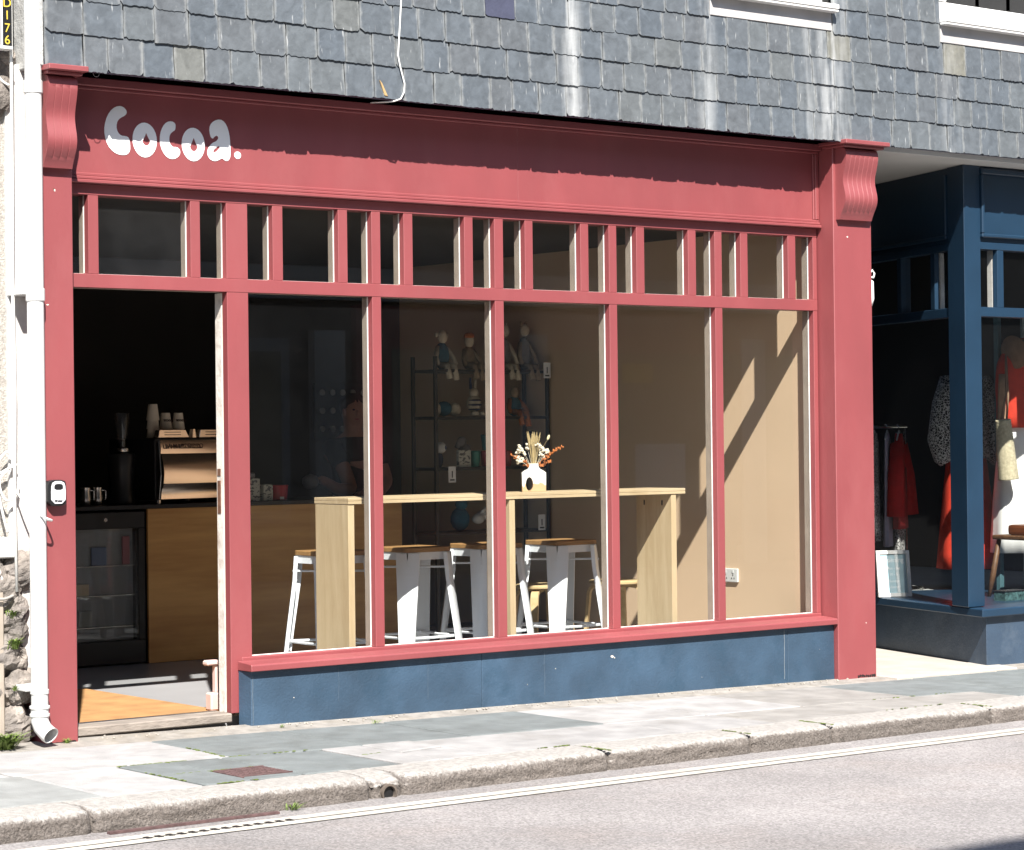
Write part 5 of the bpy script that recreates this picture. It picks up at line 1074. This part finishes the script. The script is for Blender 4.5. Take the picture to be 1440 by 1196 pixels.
weed('dry weed in front of the blue stall riser', 1.46, -0.33, g(1.46), 18, 0.022, 0.04, 8)
# =================================================================== navy shop next door
ns = thing('navy_shopfront', 'dark navy timber shopfront with recessed entrance at the right', 'shopfront', (6.3, 0.1, -0.02))
AX, AY = 6.23, 0.02; DX, DY = 0.335, 0.942
def Rp(s, n_, z): return (AX+DX*s+DY*n_, AY+DY*s-DX*n_, z)
def rbox(name, m, par, s0, s1, n0, n1, z0, z1, bevel=0.003):
    q = MB(); q.hexa([Rp(s0, n0, z0), Rp(s1, n0, z0), Rp(s1, n1, z0), Rp(s0, n1, z0), Rp(s0, n0, z1), Rp(s1, n0, z1), Rp(s1, n1, z1), Rp(s0, n1, z1)]); return q.build(name, m, par, bevel)
# corner post (one prism with the splayed corner)
PA = [(6.23, 0.02), (6.385, 0.02), (6.385, 0.16), Rp(0.215, 0.07, 0)[:2], Rp(0.215, 0, 0)[:2]]
MB().prism(PA, 0.355, 3.135, lambda p, t: (p[0], p[1], t)).build('corner_post', NAVY, ns, 0.004)
# front: fascia, lights, transom, sill, stall riser
nf = box('fascia', NAVY, ns, 6.3855, 9.6, 0.035, 0.10, 2.655, 3.134, 0.002)
for a in ((6.39, 9.6, 0.005, 0.034, 2.683, 2.708), (6.39, 6.415, 0.005, 0.034, 2.7085, 3.085), (6.39, 9.6, 0.005, 0.034, 3.0855, 3.12)): box('moulding', NAVY, nf, *a, bevel=0.006)
box('head_rail', NAVY, ns, 6.3855, 9.6, 0.03, 0.12, 2.61, 2.6545); box('transom_rail', NAVY, ns, 6.3855, 9.6, 0.03, 0.12, 2.185, 2.245)
xm = [6.3855, 6.555, 6.62, 7.05, 7.11, 7.28, 7.35, 7.8]
for a, b in ((6.555, 6.615), (7.03, 7.09), (7.25, 7.31), (7.72, 7.78)): box('glazing_bar', NAVY, ns, a, b, 0.032, 0.07, 2.2455, 2.6095); 
for a, b in ((6.555, 6.615), (7.03, 7.09), (7.25, 7.31), (7.72, 7.78)): box('inner_bar', PUTTY, ns, a, b, 0.076, 0.118, 2.2455, 2.6095)
for a, b in ((6.386, 6.555), (6.615, 7.03), (7.09, 7.25), (7.31, 7.72), (7.78, 9.5)): MB().box(a, b, 0.0712, 0.0745, 2.2455, 2.6095).build('pane', GLASS, ns)
box('mullion', NAVY, ns, 8.0, 8.06, 0.03, 0.12, 0.36, 2.1845)
for a, b in ((6.386, 7.999), (8.061, 9.5)): MB().box(a, b, 0.0712, 0.0745, 0.36, 2.1845).build('pane', GLASS, ns)
MB().prism([(6.20, -0.12), (9.6, -0.12), (9.6, 0.2), Rp(1.75, 0.09, 0)[:2], Rp(1.75, -0.05, 0)[:2]], 0.300, 0.352, lambda p, t: (p[0], p[1], t)).build('sill', NAVY, ns, 0.006)
NST = mat('navy_render', (0.038, 0.062, 0.098), 0.5, 0.15, 4, 0.25, 60, dirt=(0.10, 0.13, 0.17), dirt_amt=0.5, dirt_scale=6)
MB().prism([(6.285, -0.075), (9.6, -0.075), (9.6, 0.12), Rp(1.75, 0.12, 0)[:2], Rp(1.75, 0.045, 0)[:2]], -0.12, 0.2995, lambda p, t: (p[0], p[1], t)).build('stall_riser', NST, ns, 0.004)
# return side of the entrance
rf = rbox('return_fascia', NAVY, ns, 0.216, 1.75, 0.012, 0.07, 2.655, 3.134)
rbox('moulding', NAVY, rf, 0.22, 1.75, -0.012, 0.0115, 2.683, 2.708, 0.005); rbox('moulding', NAVY, rf, 0.22, 0.245, -0.012, 0.0115, 2.7085, 3.09, 0.005)
rbox('head_rail', NAVY, ns, 0.216, 1.75, 0.005, 0.08, 2.61, 2.6545); rbox('transom_rail', NAVY, ns, 0.216, 1.75, 0.005, 0.08, 2.185, 2.245)
rbox('glazing_bar', NAVY, ns, 0.40, 0.455, 0.006, 0.04, 2.2455, 2.6095); rbox('inner_bar', PUTTY, ns, 0.40, 0.455, 0.046, 0.078, 2.2455, 2.6095); rbox('glazing_bar', NAVY, ns, 0.86, 0.915, 0.006, 0.078, 2.2455, 2.6095)
rbox('end_post', NAVY, ns, 1.60, 1.75, 0.0, 0.09, 0.356, 2.1845)
for a, b in ((0.2155, 0.40), (0.455, 0.86), (0.915, 1.74)): rbox('pane', GLASS, ns, a, b, 0.042, 0.0445, 2.2455, 2.6095, 0)
rbox('pane', GLASS, ns, 0.2155, 1.60, 0.042, 0.0445, 0.353, 2.1845, 0)
# entrance back: dark door and side wall of the recess
box('entrance_door', BLACKM, ns, 5.32, 6.75, 1.66, 1.70, -0.02, 3.134); 
box('recess_wall', BLACKM, ns, 5.2355, 5.30, 0.12, 1.66, -0.02, 3.134)
# shell
tag(MB().prism([(6.40, 0.125), (9.6, 0.125), (9.6, 4.2), Rp(4.3, 0.1, 0)[:2], Rp(0.22, 0.08, 0)[:2]], 0.305, 0.345, lambda p, t: (p[0], p[1], t)).build('shop_floor', mat('shop_display_floor', (0.40, 0.41, 0.40), 0.6, 0.1, 4)), kind='structure')
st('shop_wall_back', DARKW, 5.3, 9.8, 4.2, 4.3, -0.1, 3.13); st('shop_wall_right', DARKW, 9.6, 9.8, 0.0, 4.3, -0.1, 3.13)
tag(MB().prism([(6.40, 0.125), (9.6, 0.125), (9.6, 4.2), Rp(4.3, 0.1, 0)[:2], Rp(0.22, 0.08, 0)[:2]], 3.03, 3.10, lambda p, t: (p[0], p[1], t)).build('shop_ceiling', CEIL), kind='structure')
# painted screen behind the window display
scn = thing('display_screen', 'pale green boarded screen behind the window chair', 'screen', (8.2, 0.95, 0.345))
for k in range(7): box('board', mat('pale_green', (0.33, 0.40, 0.38), 0.6, 0.06, 5), scn, 7.92+0.11*k, 8.026+0.11*k, 0.98, 1.0, 0.3455, 2.3, 0.003)
pst = thing('display_post', 'slim teal painted post in the next-door window', 'post', (7.63, 0.95, 0.345))
box('shaft', mat('teal_paint', (0.06, 0.13, 0.15), 0.5, 0.1, 6), pst, 7.60, 7.64, 0.93, 0.97, 0.3455, 2.5, 0.004); MB().blob((7.59, 0.93, 1.30), 0.018, 0.018, 0.018, 10, 8).build('knob', OAKLEG, pst, smooth='all')
# garments -----------------------------------------------------------
def garment(mb, c, ang, zs, widths, depth, fold=0.012, nf_=7, n_=28, seed=0):
    """hanging cloth shell: elliptical rings with folds; zs top to bottom"""
    q = random.Random(seed); ph = q.uniform(0, 6); ca_, sa_ = math.cos(ang), math.sin(ang); V = []
    for i, (z, w_) in enumerate(zip(zs, widths)):
        t = i/(len(zs)-1)
        for k in range(n_):
            a = 2*math.pi*k/n_; f = fold*t*math.sin(nf_*a+ph+t*1.5)
            x = (w_/2+f)*math.cos(a); y = (depth*(0.55+0.45*t)+f)*math.sin(a)
            V.append((c[0]+x*ca_-y*sa_, c[1]+x*sa_+y*ca_, z))
    m = len(zs); F = [(i*n_+k, i*n_+(k+1) % n_, (i+1)*n_+(k+1) % n_, (i+1)*n_+k) for i in range(m-1) for k in range(n_)]+[tuple(range(n_)), tuple(range((m-1)*n_, m*n_))[::-1]]
    mb.add(V, F); return mb
def lerp(a, b, n_): return [a+(b-a)*i/(n_-1) for i in range(n_)]
# clothes rail along the return window
cr_ = thing('clothes_rail', 'grey metal clothes rail just inside the navy shop', 'clothes rail', (7.22, 1.7, 0.345))
MB().tube([(6.98, 1.62, 1.50), (7.50, 1.70, 1.50)], 0.014, 10).build('bar', STEEL, cr_, smooth=True)
for x, y in ((6.99, 1.62), (7.49, 1.70)): MB().tube([(x, y, 0.3455), (x, y, 1.488)], 0.011, 8).build('upright', STEEL, cr_, smooth=True); MB().tube([(x-0.05, y-0.2, 0.357), (x+0.05, y+0.2, 0.357)], 0.011, 8).build('foot', STEEL, cr_, smooth=True)
def hung(x, y, label, m, zt, zb, w0, w1, ang, dep=0.03, seed=0, sleeves=False, hanger=True):
    t = thing('hanging_garment', label, 'garment', (x, y, zt), 'garments on the rail')
    garment(MB(), (x, y), ang, [zt, zt-0.03, zt-0.07]+lerp(zt-0.15, zb, 8), [0.10, 0.24, w0]+lerp(w0, w1, 8), dep, seed=seed).build('cloth', m, t, smooth='all')
    if sleeves:
        for s_ in (-1, 1):
            cx_, cy_ = x+s_*w0*0.52*math.cos(ang), y+s_*w0*0.52*math.sin(ang)
            MB().tube([(x+s_*w0*0.4*math.cos(ang), y+s_*w0*0.4*math.sin(ang), zt-0.08), (cx_+s_*0.03, cy_-0.02, zt-0.3), (cx_+s_*0.05, cy_-0.03, zt-0.58)], [0.05, 0.058, 0.062], 10).build('sleeve', m, t, smooth='all')
    if hanger:
        MB().tube([(x-0.17*math.cos(ang), y-0.17*math.sin(ang), zt-0.045), (x, y, zt+0.015), (x+0.17*math.cos(ang), y+0.17*math.sin(ang), zt-0.045)], 0.006, 6).build('hanger', WHITE, t); MB().tube([(x, y, zt+0.015), (x, y, zt+0.045), (x+0.01, y+0.02, zt+0.062), (x, y+0.03, zt+0.05)], 0.003, 6).build('hook', STEEL, t)
ha = math.radians(38)
hung(7.07, 1.60, 'black and white leopard print dress nearest the red pilaster on the rail', LEOP, 1.455, 0.70, 0.36, 0.50, ha, 0.035, 1)
hung(7.20, 1.60, 'lilac grey top on a white hanger, second garment on the rail', LILAC, 1.455, 0.66, 0.33, 0.36, ha, 0.025, 2)
hung(7.34, 1.62, 'plain red jacket with long sleeve on the clothes rail', REDF, 1.450, 0.78, 0.42, 0.46, ha, 0.045, 3, True)
hung(7.45, 1.72, 'long leopard print skirt dress at the far end of the rail', LEOP, 1.455, 0.44, 0.40, 0.60, ha, 0.04, 4)
# mannequin outfit behind the corner post
mq = thing('mannequin', 'dark mannequin standing behind the navy corner post', 'mannequin', (7.64, 1.26, 0.345))
MQ = mat('mannequin_black', (0.02, 0.02, 0.022), 0.4, 0.05)
MB().tube([(7.60, 1.24, 0.41), (7.58, 1.25, 0.75), (7.60, 1.26, 1.15)], [0.038, 0.055, 0.08], 12).build('leg', MQ, mq, smooth='all'); MB().tube([(7.70, 1.30, 0.41), (7.70, 1.28, 0.75), (7.67, 1.26, 1.15)], [0.038, 0.055, 0.08], 12).build('leg', MQ, mq, smooth='all')
for x, y in ((7.56, 1.17), (7.68, 1.24)): MB().blob((x, y, 0.385), 0.045, 0.10, 0.036, 10, 7).build('shoe', MQ, mq, smooth='all')
MB().lathe([(0.11, 1.13), (0.13, 1.25), (0.12, 1.40), (0.15, 1.60), (0.14, 1.75), (0.05, 1.82), (0.045, 1.90)], (7.64, 1.26, 0), 18, 1, 0.75).build('torso', MQ, mq, smooth='all'); MB().blob((7.64, 1.25, 2.0), 0.075, 0.09, 0.115, 12, 10).build('head', MQ, mq, smooth='all')
tp = thing('leopard_top', 'leopard print blouse with full sleeves on the mannequin', 'blouse', (7.64, 1.26, 1.3))
garment(MB(), (7.64, 1.26), 0.2, lerp(1.88, 1.27, 8), [0.16, 0.36, 0.40, 0.40, 0.38, 0.36, 0.34, 0.33], 0.16, 0.006, 9).build('body', LEOP, tp, smooth='all')
for s_ in (-1, 1): MB().tube([(7.64+s_*0.17, 1.26, 1.83), (7.64+s_*0.235, 1.25, 1.65), (7.64+s_*0.285, 1.24, 1.40), (7.64+s_*0.27, 1.22, 1.27), (7.64+s_*0.26, 1.21, 1.24)], [0.065, 0.085, 0.095, 0.075, 0.05], 12).build('sleeve', LEOP, tp, smooth='all')
garment(MB(), (7.64, 1.26), 0.2, lerp(1.33, 0.50, 9), [0.38, 0.42, 0.44, 0.46, 0.47, 0.48, 0.49, 0.50, 0.51], 0.19, 0.012, 8, seed=3).build('red_skirt', ORANGEF, None, smooth='all')
tag(bpy.data.objects['red_skirt'], 'long scarlet red skirt on the mannequin behind the navy post', 'skirt')
# framed notice board in the return window
nb = thing('notice_board', 'pale blue chalk notice board in a white frame leaning in the navy shop window', 'board', (6.78, 1.08, 0.353))
b0, b1 = Vector((6.58, 1.12, 0.353)), Vector((6.795, 1.02, 0.353)); bu = (b1-b0).normalized(); bnrm = Vector((bu.y, -bu.x, 0)); L_ = (b1-b0).length; tl = 0.045
def nbx(name, m, u0, u1, w0, w1, t0, t1):
    q = MB(); f = lambda u, w_, t: b0+bu*u+Vector((0, 0, w_))+(-bnrm)*(w_/0.31*tl)+bnrm*t
    q.hexa([f(u0, w0, t0), f(u1, w0, t0), f(u1, w0, t1), f(u0, w0, t1), f(u0, w1, t0), f(u1, w1, t0), f(u1, w1, t1), f(u0, w1, t1)]); return q.build(name, m, nb, 0.002)
nbx('panel', mat('pale_blue_board', (0.36, 0.50, 0.55), 0.6, 0.1, 12), 0.02, L_-0.02, 0.02, 0.29, 0.0, 0.006)
for a in ((0, L_, 0, 0.025), (0, L_, 0.285, 0.31), (0, 0.024, 0.0255, 0.2845), (L_-0.024, L_, 0.0255, 0.2845)): nbx('frame', WHITE, *a, -0.004, 0.016)
CHK = mat('chalk', (0.75, 0.77, 0.77), 0.9)
for t_, z_, sz in (('Opening', 0.245, 0.045), ('Mon - Sat', 0.19, 0.025), ('10 - 5', 0.15, 0.025), ('Sunday', 0.105, 0.025), ('closed', 0.065, 0.025)):
    c_ = b0+bu*(L_/2)+Vector((0, 0, z_))+(-bnrm)*(z_/0.31*tl)+bnrm*0.0068
    text_mesh('chalk_line', t_, sz, CHK, nb, Matrix.Translation(c_) @ Matrix.Rotation(math.atan2(bu.y, bu.x), 4, 'Z') @ Matrix.Rotation(math.pi/2-0.14, 4, 'X'), 0.0003)
# window display at the far right: hat, straw bag, red and white dress, chair, brooch stand
hk = thing('felt_hat', 'brown felt hat hanging at the right edge of the navy window', 'hat', (7.60, 0.78, 2.0))
MB().lathe([(0.075, 0), (0.077, 0.02), (0.07, 0.10), (0.05, 0.125), (0.02, 0.13)], (7.60, 0.78, 2.0), 18, rot=Matrix.Rotation(1.35, 3, 'Y') @ Matrix.Rotation(0.0, 3, 'X')).build('crown', FELT, hk, smooth='all'); MB().lathe([(0.115, 0), (0.117, 0.004), (0.08, 0.010)], (7.592, 0.78, 1.998), 24, rot=Matrix.Rotation(1.35, 3, 'Y')).build('brim', FELT, hk, smooth='all')
sc_ = tag(garment(MB(), (7.56, 0.86), 0.3, lerp(1.85, 1.25, 8), [0.05, 0.09, 0.11, 0.10, 0.12, 0.14, 0.14, 0.13], 0.04, 0.012, 5).build('scarf', mat('tan_scarf', (0.33, 0.21, 0.13), 0.9, 0.15, 20), None, smooth='all'), 'tan scarf hanging below the felt hat', 'scarf')
bg_ = thing('straw_bag', 'cylindrical woven straw bag with long strap in the navy window', 'bag', (7.47, 0.74, 1.13))
m = MB(); prof = []
for k in range(22): prof += [(0.050+0.018*k/21, 0.40-0.40*k/21), (0.055+0.018*k/21, 0.40-0.40*(k+0.5)/21)]
m.lathe([(0.02, 0.402)]+prof+[(0.04, -0.012), (0.01, -0.018)], (7.47, 0.74, 1.14), 18, rot=Matrix.Rotation(-0.12, 3, 'Y')).build('body', STRAW, bg_, smooth='all')
for dx in (-0.03, 0.03): MB().tube([(7.43+dx, 0.74, 1.53), (7.49+dx*0.4, 0.76, 1.70), (7.53, 0.80, 1.98)], 0.008, 6).build('strap', FELT, bg_, smooth='all')
ds = thing('red_and_white_dress', 'red topped white dress on a stand at the right picture edge', 'dress', (7.80, 0.84, 0.6))
garment(MB(), (7.80, 0.84), -0.2, lerp(2.10, 1.48, 8), [0.14, 0.40, 0.50, 0.52, 0.52, 0.50, 0.49, 0.48], 0.14, 0.008, 7).build('red_top', ORANGEF, ds, smooth='all')
garment(MB(), (7.80, 0.84), -0.2, lerp(1.60, 0.62, 9), [0.44, 0.47, 0.50, 0.52, 0.54, 0.56, 0.57, 0.58, 0.58], 0.17, 0.016, 8, seed=5).build('white_skirt', WHITE, ds, smooth='all')
chx = thing('wooden_chair', 'old dark wooden chair in the navy shop window', 'chair', (7.53, 0.42, 0.345))
CHW = wood('dark_wood', (0.14, 0.07, 0.03), (0.07, 0.03, 0.015), 0, 8)
MB().prism([(7.11, 0.25), (7.55, 0.22), (7.57, 0.62), (7.15, 0.62)], 0.735, 0.765, lambda p, t: (p[0], p[1], t)).build('seat', CHW, chx, 0.008)
for x, y, dx, dy in ((7.15, 0.30, -0.06, -0.05), (7.52, 0.28, 0.05, -0.05), (7.18, 0.58, -0.05, 0.05), (7.53, 0.58, 0.05, 0.05)): MB().tube([(x, y, 0.734), (x+dx*0.6, y+dy*0.6, 0.50), (x+dx, y+dy, 0.346)], [0.016, 0.02, 0.013], 10).build('leg', CHW, chx, smooth='all')
for z in (0.49, 0.56): MB().tube([(7.11, 0.27, z), (7.55, 0.25, z)], 0.010, 8).build('stretcher', CHW, chx, smooth='all')
tag(box('brown_purse', mat('brown_leather', (0.12, 0.035, 0.012), 0.4, 0.2, 15), None, 7.17, 7.41, 0.30, 0.50, 0.7655, 0.835, 0.02, seg=2), 'brown leather purse lying on the old chair seat', 'purse')
jw = thing('jewellery_tray', 'small dark patterned trinket box at the foot of the navy post', 'box', (7.0, 0.30, 0.345)); box('tray', mat('trinket', (0.05, 0.10, 0.10), 0.3, 0.8, 60), jw, 6.86, 7.06, 0.26, 0.36, 0.3455, 0.41, 0.004); box('lid', BLACKP, jw, 6.855, 7.065, 0.255, 0.365, 0.4105, 0.418, 0.002)
# white coil of rope / light on the side of the right pilaster
wl = thing('wall_lamp', 'small white scroll bracket on the far side of the right red pilaster', 'bracket', (5.25, 0.0, 2.3))
MB().tube([(5.237, -0.10, 2.40), (5.262, -0.11, 2.43), (5.278, -0.11, 2.41), (5.268, -0.11, 2.385), (5.25, -0.105, 2.39)], 0.006, 8).build('scroll', WHITE, wl, smooth='all'); MB().tube([(5.236, -0.10, 2.37), (5.252, -0.11, 2.36), (5.256, -0.11, 2.26), (5.245, -0.105, 2.22)], 0.013, 10).build('rope', WHITE, wl, smooth='all')
# =================================================================== buildings across the street (they shade the road and show in the glass)
oh = thing('opposite_building', 'terrace across the street, seen only as a dim reflection in the panes', 'building', (14, -13, 0))
OPP = mat('opposite_render', (0.13, 0.115, 0.10), 0.85, 0.15, 1.0)
box('wall', OPP, oh, -9, 34, -20, -13.0, -0.6, 10.6, 0.0)
for k in range(10):
    x = -7+4*k
    wv = box('window', mat('opp_glass', (0.03, 0.035, 0.04), 0.1), oh, x, x+1.1, -13.02, -12.995, 4.2, 5.8, 0.0); box('frame', WHITE, wv, x-0.08, x+1.18, -12.995, -12.97, 4.1, 4.2, 0.0)
of = box('shopfront', mat('opp_red', (0.22, 0.03, 0.03), 0.5), oh, 10.5, 19.5, -12.995, -12.9, 0.0, 3.0, 0.0)
box('shop_window', mat('opp_glass', (0, 0, 0)), of, 11.0, 19.0, -12.8995, -12.89, 0.6, 2.5, 0.0)
box('poster', mat('opp_poster', (0.72, 0.72, 0.74), 0.8, 0.02), of, 14.75, 15.6, -12.8895, -12.885, 0.74, 1.34, 0.0)
box('yellow_sign', mat('opp_yellow', (0.6, 0.38, 0.02), 0.7, 0.05), of, 14.55, 15.05, -12.8895, -12.88, 2.12, 2.36, 0.0)

PALEP = mat('opp_pale', (0.50, 0.48, 0.45), 0.8, 0.08, 1.0); GREYP = mat('opp_grey', (0.24, 0.25, 0.27), 0.8, 0.1, 1.0)  # unseen pale parts added to give the panes faint reflections
for x in (5.2, 7.4, 9.9, 12.9, 16.6, 19.8): box('pilaster', PALEP, oh, x, x+0.42, -12.994, -12.86, -0.3, 2.7, 0.0)
box('cornice', PALEP, oh, 4.9, 20.4, -12.994, -12.80, 3.05, 3.42, 0.0)
for x0, x1 in ((5.8, 7.2), (8.0, 9.6)):
    dv = box('shop_window', GREYP, oh, x0, x1, -12.994, -12.93, 0.5, 2.6, 0.0); box('pane', mat('opp_glass', (0, 0, 0)), dv, x0+0.12, x1-0.12, -12.9295, -12.92, 0.65, 2.45, 0.0)
